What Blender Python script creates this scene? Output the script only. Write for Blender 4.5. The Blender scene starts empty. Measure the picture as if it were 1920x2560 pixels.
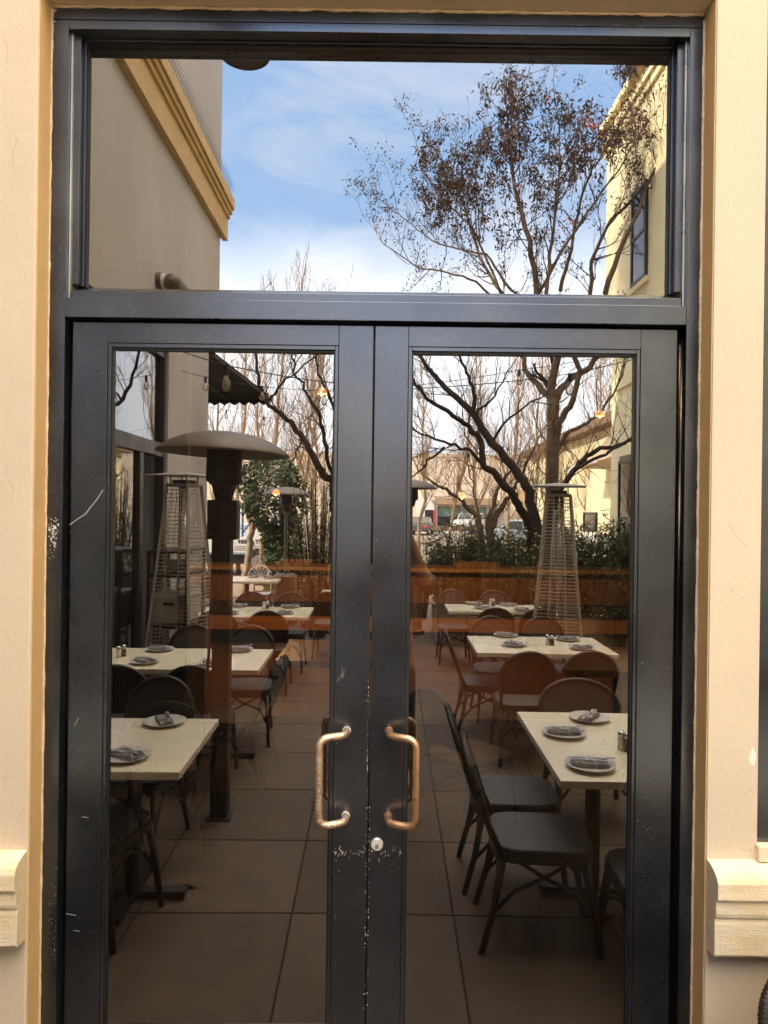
import bpy, bmesh, math, random
from mathutils import Vector, Matrix, Euler
R_ = math.radians
PI = math.pi
C = bpy.context.scene.collection
random.seed(7)
sc = bpy.context.scene

# ------------------------------------------------------------------ camera, world, sun, exposure
F = 1760.0; K = 0.0131; CZ = 1.88; CD = 2.13
cam = bpy.data.cameras.new('camera')
cam.sensor_fit = 'HORIZONTAL'; cam.sensor_width = 36; cam.lens = 36 * F / 1920
cam.clip_start = 0.02; cam.clip_end = 3000; cam.shift_x = 3 / 1920
co = bpy.data.objects.new('camera', cam); C.objects.link(co)
co.matrix_world = Matrix.Translation((0, -CD, CZ)) @ Matrix.Rotation(R_(90), 4, 'X') @ Matrix.Rotation(R_(0.75), 4, 'Z')
sc.camera = co

SUN_DIR = Vector((-0.93, 0.36, 0.0)).normalized()
ELEV = R_(30)
sv = Vector((SUN_DIR.x * math.cos(ELEV), SUN_DIR.y * math.cos(ELEV), math.sin(ELEV)))
sl = bpy.data.lights.new('sun', 'SUN'); sl.energy = 4.8; sl.angle = R_(0.5); sl.color = (1.0, 0.87, 0.68)
so = bpy.data.objects.new('sun', sl); C.objects.link(so); so.location = (0, 0, 30)
so.rotation_euler = sv.to_track_quat('Z', 'Y').to_euler()

w = bpy.data.worlds.new('World'); sc.world = w; w.use_nodes = True
nt = w.node_tree; nt.nodes.clear()
sky = nt.nodes.new('ShaderNodeTexSky'); sky.sky_type = 'NISHITA'; sky.sun_disc = False
sky.sun_elevation = ELEV; sky.sun_rotation = math.atan2(sv.x, sv.y); sky.altitude = 50
sky.air_density = 1.0; sky.dust_density = 1.6; sky.ozone_density = 2.0
bg = nt.nodes.new('ShaderNodeBackground'); bg.inputs[1].default_value = 0.15
wo = nt.nodes.new('ShaderNodeOutputWorld')
tc = nt.nodes.new('ShaderNodeTexCoord')
mp = nt.nodes.new('ShaderNodeMapping'); mp.inputs['Scale'].default_value = (1.0, 1.3, 3.6); mp.inputs['Rotation'].default_value = (0.2, 0.35, 0.3)
n1 = nt.nodes.new('ShaderNodeTexNoise'); n1.inputs['Scale'].default_value = 2.6; n1.inputs['Detail'].default_value = 12; n1.inputs['Roughness'].default_value = 0.62; n1.inputs['Distortion'].default_value = 1.1
r1 = nt.nodes.new('ShaderNodeMapRange'); r1.inputs[1].default_value = 0.44; r1.inputs[2].default_value = 0.80; r1.inputs[4].default_value = 0.7
sx = nt.nodes.new('ShaderNodeSeparateXYZ')
r2 = nt.nodes.new('ShaderNodeMapRange'); r2.inputs[1].default_value = 0.47; r2.inputs[2].default_value = 0.35; r2.inputs[3].default_value = 0; r2.inputs[4].default_value = 0.92
n2 = nt.nodes.new('ShaderNodeTexNoise'); n2.inputs['Scale'].default_value = 5.0; n2.inputs['Detail'].default_value = 6
ad = nt.nodes.new('ShaderNodeMath'); ad.operation = 'MULTIPLY_ADD'; ad.inputs[1].default_value = 0.16; 
mx = nt.nodes.new('ShaderNodeMath'); mx.operation = 'MAXIMUM'; mx.use_clamp = True
mc = nt.nodes.new('ShaderNodeMix'); mc.data_type = 'RGBA'; mc.inputs['B'].default_value = (8.2, 7.9, 8.0, 1)
vl = nt.nodes.new('ShaderNodeMix'); vl.data_type = 'RGBA'; vl.inputs['Factor'].default_value = 0.5; vl.inputs['B'].default_value = (5.0, 7.6, 11.6, 1)
L = nt.links.new
L(tc.outputs['Generated'], mp.inputs[0]); L(mp.outputs[0], n1.inputs['Vector']); L(n1.outputs[0], r1.inputs[0])
L(tc.outputs['Generated'], sx.inputs[0]); L(tc.outputs['Generated'], n2.inputs['Vector'])
L(n2.outputs[0], ad.inputs[0]); L(sx.outputs[2], ad.inputs[2]); L(ad.outputs[0], r2.inputs[0])
hz = nt.nodes.new('ShaderNodeMix'); hz.data_type = 'RGBA'; hz.inputs['B'].default_value = (11.2, 11.4, 11.6, 1)
L(r1.outputs[0], mc.inputs['Factor']); L(r2.outputs[0], hz.inputs['Factor']); L(mc.outputs['Result'], hz.inputs['A'])
L(sky.outputs[0], vl.inputs['A']); L(vl.outputs['Result'], mc.inputs['A']); 
# unseen bright warm layer overhead, added to the sky to light the patio
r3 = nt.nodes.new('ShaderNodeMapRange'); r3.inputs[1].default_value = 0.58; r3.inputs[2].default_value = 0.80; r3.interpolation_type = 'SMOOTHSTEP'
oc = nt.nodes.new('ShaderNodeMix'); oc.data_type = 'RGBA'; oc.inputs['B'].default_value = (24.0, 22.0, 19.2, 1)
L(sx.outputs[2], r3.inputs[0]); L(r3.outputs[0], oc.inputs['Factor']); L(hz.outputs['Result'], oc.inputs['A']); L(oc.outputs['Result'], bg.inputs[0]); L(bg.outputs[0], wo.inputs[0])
sc.view_settings.view_transform = 'Standard'; sc.view_settings.look = 'None'
sc.view_settings.exposure = 1.6; sc.view_settings.gamma = 1.0
sc.cycles.max_bounces = 10; sc.cycles.transparent_max_bounces = 16; sc.cycles.glossy_bounces = 5
sc.cycles.sample_clamp_indirect = 6.0
sc.cycles.caustics_reflective = False; sc.cycles.caustics_refractive = False
try:
    sc.cycles.use_denoising = True; sc.cycles.denoiser = 'OPENIMAGEDENOISE'
except Exception:
    pass

# ------------------------------------------------------------------ pixel (1920 x 2560 photograph) to metres
VP = {'T': 957, 'L': 928, 'R': 978}
def uv(px, py, vp=957):
    return (px + (py - 1280) * K - vp, py - (px - 960) * K - 1280)
def RP(px, py, V, pane='R'):            # a point seen mirrored, V metres of total path
    u, v = uv(px, py, VP[pane]); return Vector((u * V / F, 2.23 - V, CZ - v * V / F))
def DP(px, py, y):                      # a point seen directly at depth plane y
    u, v = uv(px, py); d = y + CD; return Vector((u * d / F, y, CZ - v * d / F))

# ------------------------------------------------------------------ materials
MATS = {}
def mat(name, col, rough=0.6, metal=0.0, var=0.12, vscale=6.0, bump=0.0, bscale=60.0, spec=0.5, col2=None,
        c2lo=0.5, c2hi=0.7, c2scale=3.0, emit=None, estr=0.0, stretch=(1, 1, 1), trans=0.0, coat=0.0, rvar=0.1, bump2=0.0, b2scale=8.0):
    if name in MATS: return MATS[name]
    m = bpy.data.materials.new(name); m.use_nodes = True; t = m.node_tree
    b = t.nodes['Principled BSDF']; tc = t.nodes.new('ShaderNodeTexCoord'); mp = t.nodes.new('ShaderNodeMapping')
    mp.inputs['Scale'].default_value = stretch; t.links.new(tc.outputs['Object'], mp.inputs[0])
    n = t.nodes.new('ShaderNodeTexNoise'); n.inputs['Scale'].default_value = vscale; n.inputs['Detail'].default_value = 6
    t.links.new(mp.outputs[0], n.inputs['Vector'])
    mr = t.nodes.new('ShaderNodeMapRange'); mr.inputs[1].default_value = 0.25; mr.inputs[2].default_value = 0.75
    mr.inputs[3].default_value = 1 - var; mr.inputs[4].default_value = 1 + var; t.links.new(n.outputs[0], mr.inputs[0])
    vm = t.nodes.new('ShaderNodeVectorMath'); vm.operation = 'SCALE'
    last = None
    if col2:
        n3 = t.nodes.new('ShaderNodeTexNoise'); n3.inputs['Scale'].default_value = c2scale; n3.inputs['Detail'].default_value = 8
        t.links.new(mp.outputs[0], n3.inputs['Vector'])
        m3 = t.nodes.new('ShaderNodeMapRange'); m3.inputs[1].default_value = c2lo; m3.inputs[2].default_value = c2hi
        t.links.new(n3.outputs[0], m3.inputs[0])
        mm = t.nodes.new('ShaderNodeMix'); mm.data_type = 'RGBA'
        mm.inputs['A'].default_value = (*col, 1); mm.inputs['B'].default_value = (*col2, 1)
        t.links.new(m3.outputs[0], mm.inputs['Factor']); t.links.new(mm.outputs['Result'], vm.inputs[0])
    else: vm.inputs[0].default_value = col
    t.links.new(mr.outputs[0], vm.inputs['Scale']); t.links.new(vm.outputs[0], b.inputs['Base Color'])
    mr2 = t.nodes.new('ShaderNodeMapRange'); mr2.inputs[1].default_value = 0.3; mr2.inputs[2].default_value = 0.7
    mr2.inputs[3].default_value = max(0.02, rough - rvar); mr2.inputs[4].default_value = min(1, rough + rvar)
    t.links.new(n.outputs[0], mr2.inputs[0]); t.links.new(mr2.outputs[0], b.inputs['Roughness'])
    b.inputs['Metallic'].default_value = metal; b.inputs['Specular IOR Level'].default_value = spec
    b.inputs['Coat Weight'].default_value = coat
    if trans: b.inputs['Transmission Weight'].default_value = trans
    if bump:
        nb = t.nodes.new('ShaderNodeTexNoise'); nb.inputs['Scale'].default_value = bscale; nb.inputs['Detail'].default_value = 8
        t.links.new(mp.outputs[0], nb.inputs['Vector'])
        bp = t.nodes.new('ShaderNodeBump'); bp.inputs['Strength'].default_value = bump; bp.inputs['Distance'].default_value = 0.01
        t.links.new(nb.outputs[0], bp.inputs['Height'])
        if bump2:
            nb2 = t.nodes.new('ShaderNodeTexNoise'); nb2.inputs['Scale'].default_value = b2scale; nb2.inputs['Detail'].default_value = 4
            t.links.new(mp.outputs[0], nb2.inputs['Vector'])
            bp2 = t.nodes.new('ShaderNodeBump'); bp2.inputs['Strength'].default_value = bump2; bp2.inputs['Distance'].default_value = 0.03
            t.links.new(nb2.outputs[0], bp2.inputs['Height']); t.links.new(bp.outputs[0], bp2.inputs['Normal']); bp = bp2
        t.links.new(bp.outputs[0], b.inputs['Normal'])
    if emit:
        b.inputs['Emission Color'].default_value = (*emit, 1); b.inputs['Emission Strength'].default_value = estr
    MATS[name] = m; return m

def glass_mat(name, refl, tint, rcol=(0.97, 0.97, 0.97)):
    m = bpy.data.materials.new(name); m.use_nodes = True; t = m.node_tree; t.nodes.clear()
    o = t.nodes.new('ShaderNodeOutputMaterial'); mx = t.nodes.new('ShaderNodeMixShader')
    tr = t.nodes.new('ShaderNodeBsdfTransparent'); gl = t.nodes.new('ShaderNodeBsdfGlossy')
    tr.inputs[0].default_value = (*tint, 1); gl.inputs['Color'].default_value = (*rcol, 1); gl.inputs['Roughness'].default_value = 0.0
    lw = t.nodes.new('ShaderNodeFresnel'); lw.inputs[0].default_value = 1.5
    a = t.nodes.new('ShaderNodeMath'); a.operation = 'MULTIPLY_ADD'; a.inputs[1].default_value = 1.0; a.inputs[2].default_value = refl - 0.04; a.use_clamp = True
    # faint waviness of the sheet
    tcn = t.nodes.new('ShaderNodeTexCoord'); n = t.nodes.new('ShaderNodeTexNoise'); n.inputs['Scale'].default_value = 1.6; n.inputs['Detail'].default_value = 1
    bp = t.nodes.new('ShaderNodeBump'); bp.inputs['Strength'].default_value = 0.05; bp.inputs['Distance'].default_value = 0.004
    t.links.new(tcn.outputs['Object'], n.inputs['Vector']); t.links.new(n.outputs[0], bp.inputs['Height']); t.links.new(bp.outputs[0], gl.inputs['Normal'])
    t.links.new(lw.outputs[0], a.inputs[0]); t.links.new(a.outputs[0], mx.inputs[0])
    t.links.new(tr.outputs[0], mx.inputs[1]); t.links.new(gl.outputs[0], mx.inputs[2])
    df = t.nodes.new('ShaderNodeBsdfDiffuse'); df.inputs[0].default_value = (0.6, 0.57, 0.52, 1); m2 = t.nodes.new('ShaderNodeMixShader')
    mpd = t.nodes.new('ShaderNodeMapping'); mpd.inputs['Scale'].default_value = (3.0, 1.0, 0.6); mpd.inputs['Rotation'].default_value = (0, 0.35, 0)
    nd = t.nodes.new('ShaderNodeTexNoise'); nd.inputs['Scale'].default_value = 3.0; nd.inputs['Detail'].default_value = 9
    rd = t.nodes.new('ShaderNodeMapRange'); rd.inputs[1].default_value = 0.45; rd.inputs[2].default_value = 0.8; rd.inputs[3].default_value = 0.002; rd.inputs[4].default_value = 0.010
    t.links.new(tcn.outputs['Object'], mpd.inputs[0]); t.links.new(mpd.outputs[0], nd.inputs['Vector']); t.links.new(nd.outputs[0], rd.inputs[0]); t.links.new(rd.outputs[0], m2.inputs[0])
    t.links.new(mx.outputs[0], m2.inputs[1]); t.links.new(df.outputs[0], m2.inputs[2]); t.links.new(m2.outputs[0], o.inputs[0])
    MATS[name] = m; return m

STUC = mat('stucco', (0.655, 0.535, 0.41), 0.85, var=0.05, vscale=2.2, bump=0.12, bscale=75, bump2=0.08, b2scale=5, spec=0.2, col2=(0.62, 0.495, 0.37), c2lo=0.55, c2hi=0.85, c2scale=1.6, stretch=(1, 1, 0.7))
STUCR = mat('stucco_reveal', (0.66, 0.44, 0.22), 0.7, var=0.05, vscale=4, bump=0.08, bscale=70, bump2=0.10, b2scale=12, spec=0.3)
STONE = mat('cast_stone', (0.76, 0.64, 0.47), 0.95, var=0.06, vscale=14, bump=0.30, bscale=110, bump2=0.08, b2scale=16, spec=0.15, stretch=(1, 1, 2.0), col2=(0.76, 0.60, 0.38), c2lo=0.45, c2hi=0.6, c2scale=9)
CAULK = mat('caulk', (0.66, 0.52, 0.36), 0.8, var=0.2, vscale=40, bump=0.5, bscale=90)
ALU = mat('bronze_aluminium', (0.084, 0.093, 0.112), 0.27, metal=0.88, var=0.30, vscale=3, bump=0.02, bscale=160, spec=0.6, stretch=(1, 1, 1), col2=(0.105, 0.106, 0.114), c2lo=0.45, c2hi=0.70, c2scale=2.5, rvar=0.07)
GASK = mat('black_gasket', (0.010, 0.010, 0.011), 0.55)
GLASS = glass_mat('coated_glass', 0.26, (0.50, 0.43, 0.35))
GLASS2 = glass_mat('far_glass', 0.08, (0.35, 0.36, 0.36))
COPPER = mat('copper_bronze', (0.60, 0.37, 0.22), 0.34, metal=0.85, var=0.05, vscale=40, bump=0.03, bscale=300)
COPPERW = mat('worn_copper', (0.60, 0.37, 0.22), 0.34, metal=0.8, var=0.10, vscale=60, bump=0.3, bscale=420, col2=(0.84, 0.80, 0.76), c2lo=0.44, c2hi=0.66, c2scale=160)
BRONZE = mat('dark_bronze', (0.30, 0.16, 0.06), 0.35, metal=0.8)
STEEL = mat('brushed_steel', (0.62, 0.60, 0.58), 0.28, metal=0.9, var=0.08, vscale=20)
NICKEL = mat('nickel', (0.70, 0.66, 0.60), 0.3, metal=0.7)
CHIP = mat('chipped_paint', (0.80, 0.77, 0.72), 0.8)
CONC = mat('patio_concrete', (0.100, 0.066, 0.043), 0.75, var=0.30, vscale=5, bump=0.25, bscale=150, col2=(0.066, 0.042, 0.027), c2lo=0.42, c2hi=0.72, c2scale=1.1)
_t = CONC.node_tree; _b = _t.nodes['Principled BSDF']; _src = _b.inputs['Base Color'].links[0].from_socket
_c = _t.nodes.new('ShaderNodeTexCoord'); _a = _t.nodes.new('ShaderNodeVectorMath'); _a.operation = 'ADD'; _a.inputs[1].default_value = (0.381 + 7.22, 0.323 + 14.62, 0)
_d = _t.nodes.new('ShaderNodeVectorMath'); _d.operation = 'DIVIDE'; _d.inputs[1].default_value = (0.722, 0.731, 1.0)
_f = _t.nodes.new('ShaderNodeVectorMath'); _f.operation = 'FLOOR'; _w = _t.nodes.new('ShaderNodeTexWhiteNoise'); _w.noise_dimensions = '2D'
_m = _t.nodes.new('ShaderNodeMapRange'); _m.inputs[3].default_value = 0.80; _m.inputs[4].default_value = 1.22
_s = _t.nodes.new('ShaderNodeVectorMath'); _s.operation = 'SCALE'
_t.links.new(_c.outputs['Object'], _a.inputs[0]); _t.links.new(_a.outputs[0], _d.inputs[0]); _t.links.new(_d.outputs[0], _f.inputs[0]); _t.links.new(_f.outputs[0], _w.inputs['Vector'])
_n = _t.nodes.new('ShaderNodeTexNoise'); _n.inputs['Scale'].default_value = 170; _n.inputs['Detail'].default_value = 3; _t.links.new(_c.outputs['Object'], _n.inputs['Vector'])
_q = _t.nodes.new('ShaderNodeMapRange'); _q.inputs[1].default_value = 0.3; _q.inputs[2].default_value = 0.7; _q.inputs[3].default_value = 0.78; _q.inputs[4].default_value = 1.22
_x = _t.nodes.new('ShaderNodeMath'); _x.operation = 'MULTIPLY'
_t.links.new(_w.outputs['Value'], _m.inputs[0]); _t.links.new(_n.outputs[0], _q.inputs[0]); _t.links.new(_m.outputs[0], _x.inputs[0]); _t.links.new(_q.outputs[0], _x.inputs[1])
_t.links.new(_src, _s.inputs[0]); _t.links.new(_x.outputs[0], _s.inputs['Scale']); _t.links.new(_s.outputs[0], _b.inputs['Base Color'])
JOINT = mat('joint', (0.018, 0.012, 0.010), 0.95)
STAIN = mat('stain', (0.085, 0.056, 0.04), 0.8)
GREYW = mat('grey_stucco', (0.49, 0.455, 0.43), 0.88, var=0.10, vscale=1.2, bump=0.10, bscale=60, col2=(0.42, 0.35, 0.29), c2lo=0.46, c2hi=0.75, c2scale=0.7, spec=0.2, stretch=(1, 1, 0.5))
CORN = mat('cornice_stone', (0.62, 0.42, 0.20), 0.9, var=0.12, vscale=8, bump=0.3, bscale=30)
YELL = mat('yellow_stucco', (0.86, 0.75, 0.46), 0.88, var=0.06, vscale=1.5, bump=0.1, bscale=50)
DARKM = mat('dark_metal', (0.030, 0.028, 0.028), 0.45, metal=0.3)
HEATM = mat('heater_metal', (0.15, 0.118, 0.095), 0.5, metal=0.35, var=0.2, vscale=8)
PYRM = mat('pyramid_metal', (0.40, 0.355, 0.30), 0.45, metal=0.4)
HEATG = mat('heater_grille', (0.66, 0.60, 0.52), 0.45, metal=0.5)
RATT = mat('dark_rattan', (0.022, 0.015, 0.012), 0.38, var=0.3, vscale=40, bump=0.3, bscale=160, spec=0.6)
WEAVE = mat('dark_weave', (0.020, 0.015, 0.013), 0.5, var=0.4, vscale=150, bump=0.6, bscale=220)
SEATM = mat('seat_weave', (0.048, 0.047, 0.050), 0.55, var=0.15, vscale=180, bump=0.4, bscale=300)
TOPM = mat('cream_table_top', (0.83, 0.75, 0.585), 0.20, var=0.05, vscale=7, spec=0.5, rvar=0.04)
CERAM = mat('white_ceramic', (0.62, 0.60, 0.56), 0.25, var=0.05)
NAPK = mat('striped_napkin', (0.23, 0.22, 0.235), 0.9, var=0.1, col2=(0.48, 0.46, 0.44), c2lo=0.54, c2hi=0.60, c2scale=3, stretch=(25, 0.5, 0.5), bump=0.4, bscale=60)
SALT = mat('salt', (0.72, 0.68, 0.62), 0.5); PEPP = mat('pepper', (0.16, 0.085, 0.05), 0.5)
BARK = mat('grey_bark', (0.15, 0.10, 0.065), 0.9, var=0.35, vscale=9, bump=0.6, bscale=40, col2=(0.17, 0.13, 0.09), c2lo=0.5, c2hi=0.62, c2scale=6)
BARKD = mat('dark_bark', (0.035, 0.022, 0.017), 0.9, var=0.35, vscale=9, bump=0.6, bscale=40)
BARKP = mat('pale_bark', (0.36, 0.27, 0.18), 0.85, var=0.2, vscale=6, bump=0.3, bscale=30, col2=(0.25, 0.19, 0.14), c2lo=0.56, c2hi=0.66, c2scale=7)
TWIG = mat('tan_twig', (0.34, 0.215, 0.12), 0.9, var=0.3)
SEED = mat('dry_seed_leaf', (0.060, 0.033, 0.024), 0.8, var=0.6, vscale=3, col2=(0.13, 0.07, 0.04), c2lo=0.5, c2hi=0.7, c2scale=2.5)
REDL = mat('red_leaf', (0.62, 0.12, 0.05), 0.7)
LEAF = mat('green_leaf', (0.055, 0.080, 0.026), 0.6, var=0.5, vscale=4)
LEAFY = mat('yellow_green_leaf', (0.17, 0.20, 0.035), 0.6, var=0.4, vscale=4)
LEAFD = mat('needle_leaf', (0.060, 0.088, 0.036), 0.65, var=0.5, vscale=4)
LEAFB = mat('willow_leaf', (0.26, 0.23, 0.10), 0.6, var=0.5, vscale=4)
WOODO = mat('orange_wood', (0.34, 0.165, 0.055), 0.4, var=0.3, vscale=4, stretch=(7, 1, 0.5), col2=(0.24, 0.105, 0.035), c2lo=0.4, c2hi=0.6, c2scale=3)
WOODL = mat('oak_post', (0.46, 0.27, 0.10), 0.5, var=0.2, vscale=5, stretch=(8, 8, 0.5))
WOODF = mat('wood_floor', (0.15, 0.070, 0.032), 0.4, var=0.3, vscale=4, stretch=(5, 0.5, 1), col2=(0.11, 0.048, 0.021), c2scale=2)
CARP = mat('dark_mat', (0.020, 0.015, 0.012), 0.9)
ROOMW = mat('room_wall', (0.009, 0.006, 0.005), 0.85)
TIN = mat('pressed_tin', (0.10, 0.085, 0.07), 0.35, metal=0.7, var=0.3, vscale=30)
BLACKT = mat('awning_cloth', (0.008, 0.0075, 0.0075), 0.9, bump=0.3, bscale=50)
BULBG = glass_mat('bulb_glass', 0.22, (0.95, 0.92, 0.85))
WHITEP = mat('white_paint', (0.76, 0.74, 0.70), 0.4, var=0.04); 
FARW = mat('far_wall_paint', (0.80, 0.66, 0.50), 0.9, var=0.05, vscale=0.4)
ASPH = mat('asphalt', (0.25, 0.19, 0.125), 0.9, var=0.12, vscale=0.8)
BLUEP = mat('blue_paint', (0.03, 0.14, 0.45), 0.4); CYANP = mat('cyan_paint', (0.03, 0.42, 0.52), 0.5); PINKP = mat('red_paint', (0.55, 0.06, 0.05), 0.5)
SKIN = mat('skin', (0.46, 0.25, 0.17), 0.55); SHIRT = mat('dark_shirt', (0.030, 0.038, 0.042), 0.9); JEANS = mat('dark_jeans', (0.03, 0.035, 0.05), 0.9); HAIR = mat('brown_hair', (0.03, 0.018, 0.012), 0.6)
CARGL = mat('car_glass', (0.05, 0.06, 0.06), 0.08, spec=0.8); RUBB = mat('rubber', (0.02, 0.02, 0.02), 0.8)
SILV = mat('silver_car_paint', (0.42, 0.46, 0.50), 0.25, metal=0.5); DKCAR = mat('dark_car_paint', (0.10, 0.08, 0.075), 0.3, metal=0.3)
BRICK = mat('red_base', (0.36, 0.10, 0.05), 0.85)
LITB = mat('lamp_glow', (1.0, 0.6, 0.25), 0.5, emit=(1.0, 0.42, 0.08), estr=5.0)
AMBER = mat('amber_shade', (0.5, 0.2, 0.05), 0.5, emit=(1.0, 0.36, 0.05), estr=0.7)
ROOFT = mat('brown_roof', (0.22, 0.14, 0.085), 0.9)
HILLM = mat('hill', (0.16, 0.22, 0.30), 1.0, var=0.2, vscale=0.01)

# ------------------------------------------------------------------ mesh helpers
class MB:
    def __init__(s): s.v = []; s.f = []
    def add(s, vs, fs):
        n = len(s.v); s.v += [tuple(p) for p in vs]; s.f += [tuple(i + n for i in f) for f in fs]; return s
    def box(s, x0, x1, y0, y1, z0, z1):
        return s.add([(x0, y0, z0), (x1, y0, z0), (x1, y1, z0), (x0, y1, z0), (x0, y0, z1), (x1, y0, z1), (x1, y1, z1), (x0, y1, z1)],
                     [(0, 3, 2, 1), (4, 5, 6, 7), (0, 1, 5, 4), (1, 2, 6, 5), (2, 3, 7, 6), (3, 0, 4, 7)])
    def tube(s, pts, rad, n=8, cap=True):
        pts = [Vector(p) for p in pts]; m = len(pts)
        if not hasattr(rad, '__len__'): rad = [rad] * m
        vs = []; fs = []; up = Vector((0, 0, 1)); prev = None
        for i, p in enumerate(pts):
            t = (pts[min(i + 1, m - 1)] - pts[max(i - 1, 0)])
            if t.length < 1e-9: t = Vector((0, 0, 1))
            t.normalize()
            if prev is None:
                a = t.cross(up)
                if a.length < 0.1: a = t.cross(Vector((1, 0, 0)))
            else: a = prev - t * prev.dot(t)
            if a.length < 1e-6: a = t.orthogonal()
            a.normalize(); b = t.cross(a); prev = a
            for k in range(n):
                an = 2 * PI * k / n; vs.append(p + (a * math.cos(an) + b * math.sin(an)) * rad[i])
        for i in range(m - 1):
            for k in range(n):
                k2 = (k + 1) % n; fs.append((i * n + k, i * n + k2, (i + 1) * n + k2, (i + 1) * n + k))
        if cap and n > 2: fs.append(tuple(range(n))[::-1]); fs.append(tuple((m - 1) * n + k for k in range(n)))
        return s.add(vs, fs)
    def lathe(s, prof, c=(0, 0, 0), n=24):
        vs = []; fs = []; m = len(prof)
        for r, z in prof:
            for k in range(n):
                a = 2 * PI * k / n; vs.append((c[0] + r * math.cos(a), c[1] + r * math.sin(a), c[2] + z))
        for i in range(m - 1):
            for k in range(n):
                k2 = (k + 1) % n; fs.append((i * n + k, i * n + k2, (i + 1) * n + k2, (i + 1) * n + k))
        return s.add(vs, fs)
    def prism(s, poly, ax, a0, a1):      # poly of (p, q) extruded along axis ax from a0 to a1
        n = len(poly)
        def P(p, q, a): return {'x': (a, p, q), 'y': (p, a, q), 'z': (p, q, a)}[ax]
        vs = [P(p, q, a0) for p, q in poly] + [P(p, q, a1) for p, q in poly]
        fs = [tuple(range(n))[::-1], tuple(range(n, 2 * n))] + [(i, (i + 1) % n, (i + 1) % n + n, i + n) for i in range(n)]
        return s.add(vs, fs)
    def beam(s, a, b, wx, wz):           # rectangular bar between two points
        a = Vector(a); b = Vector(b); t = (b - a).normalized(); h = t.cross(Vector((0, 0, 1)))
        if h.length < 1e-3: h = Vector((1, 0, 0))
        h.normalize(); u = h.cross(t); vs = []
        for p in (a, b):
            for i, j in ((-1, -1), (1, -1), (1, 1), (-1, 1)): vs.append(p + h * (i * wx / 2) + u * (j * wz / 2))
        return s.add(vs, [(0, 1, 2, 3), (7, 6, 5, 4), (0, 4, 5, 1), (1, 5, 6, 2), (2, 6, 7, 3), (3, 7, 4, 0)])
    def leaf(s, p, d, l, wd):
        d = Vector(d); q = d.orthogonal().normalized(); q.rotate(Matrix.Rotation(random.uniform(0, 2 * PI), 3, d.normalized())); d = d.normalized() * l; q = q * wd / 2
        p = Vector(p); return s.add([p, p + d * 0.5 + q, p + d, p + d * 0.5 - q], [(0, 1, 2, 3)])
    def build(s, name, m, parent=None, off=None, smooth=False, bevel=0, fixn=True):
        me = bpy.data.meshes.new(name)
        if off is None and parent is not None: off = Vector(parent.get('_o', (0, 0, 0)))
        o3 = Vector(off) if off is not None else Vector((0, 0, 0))
        me.from_pydata([(a - o3.x, b - o3.y, c - o3.z) for a, b, c in s.v], [], s.f)
        if fixn:
            bm = bmesh.new(); bm.from_mesh(me); bmesh.ops.recalc_face_normals(bm, faces=bm.faces); bm.to_mesh(me); bm.free()
        me.materials.append(m)
        if smooth: me.polygons.foreach_set('use_smooth', [True] * len(me.polygons))
        o = bpy.data.objects.new(name, me); C.objects.link(o)
        if parent is not None: o.parent = parent
        elif off is not None: o.location = o3
        o['_o'] = tuple(o3)
        if bevel:
            b = o.modifiers.new('bevel', 'BEVEL'); b.width = bevel; b.segments = 2; b.limit_method = 'ANGLE'
        return o
def each(mb, k, name, m, parent, **kw):     # every k-vertex piece of mb as a part of its own
    out = []
    for i in range(0, len(mb.v), k):
        p = MB(); p.v = mb.v[i:i + k]; p.f = [tuple(j - i for j in f) for f in mb.f if i <= f[0] < i + k]; out.append(p.build(name, m, parent, **kw))
    return out
def S(x, y, k=1.07): return x * k, 2.23 - (2.23 - y) * k
def tag(o, label=None, cat=None, group=None, kind=None):
    for k, v in (('label', label), ('category', cat), ('group', group), ('kind', kind)):
        if v: o[k] = v
    return o
def thing(name, label, cat, loc=(0, 0, 0), group=None):
    o = bpy.data.objects.new(name, None); C.objects.link(o); o.location = loc; o.empty_display_size = 0.1
    o['_o'] = tuple(loc); return tag(o, label, cat, group)
def one(mb, name, m, label, cat, loc, group=None, **k):
    return tag(mb.build(name, m, None, Vector(loc), **k), label, cat, group)
def dup(root, loc, rotz=0, label=None, group=None, scale=None):
    r = root.copy(); C.objects.link(r); r.location = loc; r.rotation_euler = (0, 0, rotz)
    if scale: r.scale = scale
    if label: r['label'] = label
    if group: r['group'] = group
    for ch in list(root.children):
        c = ch.copy(); C.objects.link(c); c.parent = r
        for g in list(ch.children):
            d = g.copy(); C.objects.link(d); d.parent = c
    return r
def arc(c, r, a0, a1, n, plane='xz', r2=None):
    r2 = r2 or r; out = []
    for i in range(n + 1):
        a = a0 + (a1 - a0) * i / n; p, q = r * math.cos(a), r2 * math.sin(a)
        out.append(Vector((c[0] + p, c[1], c[2] + q)) if plane == 'xz' else Vector((c[0] + p, c[1] + q, c[2])) if plane == 'xy' else Vector((c[0], c[1] + p, c[2] + q)))
    return out

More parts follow.
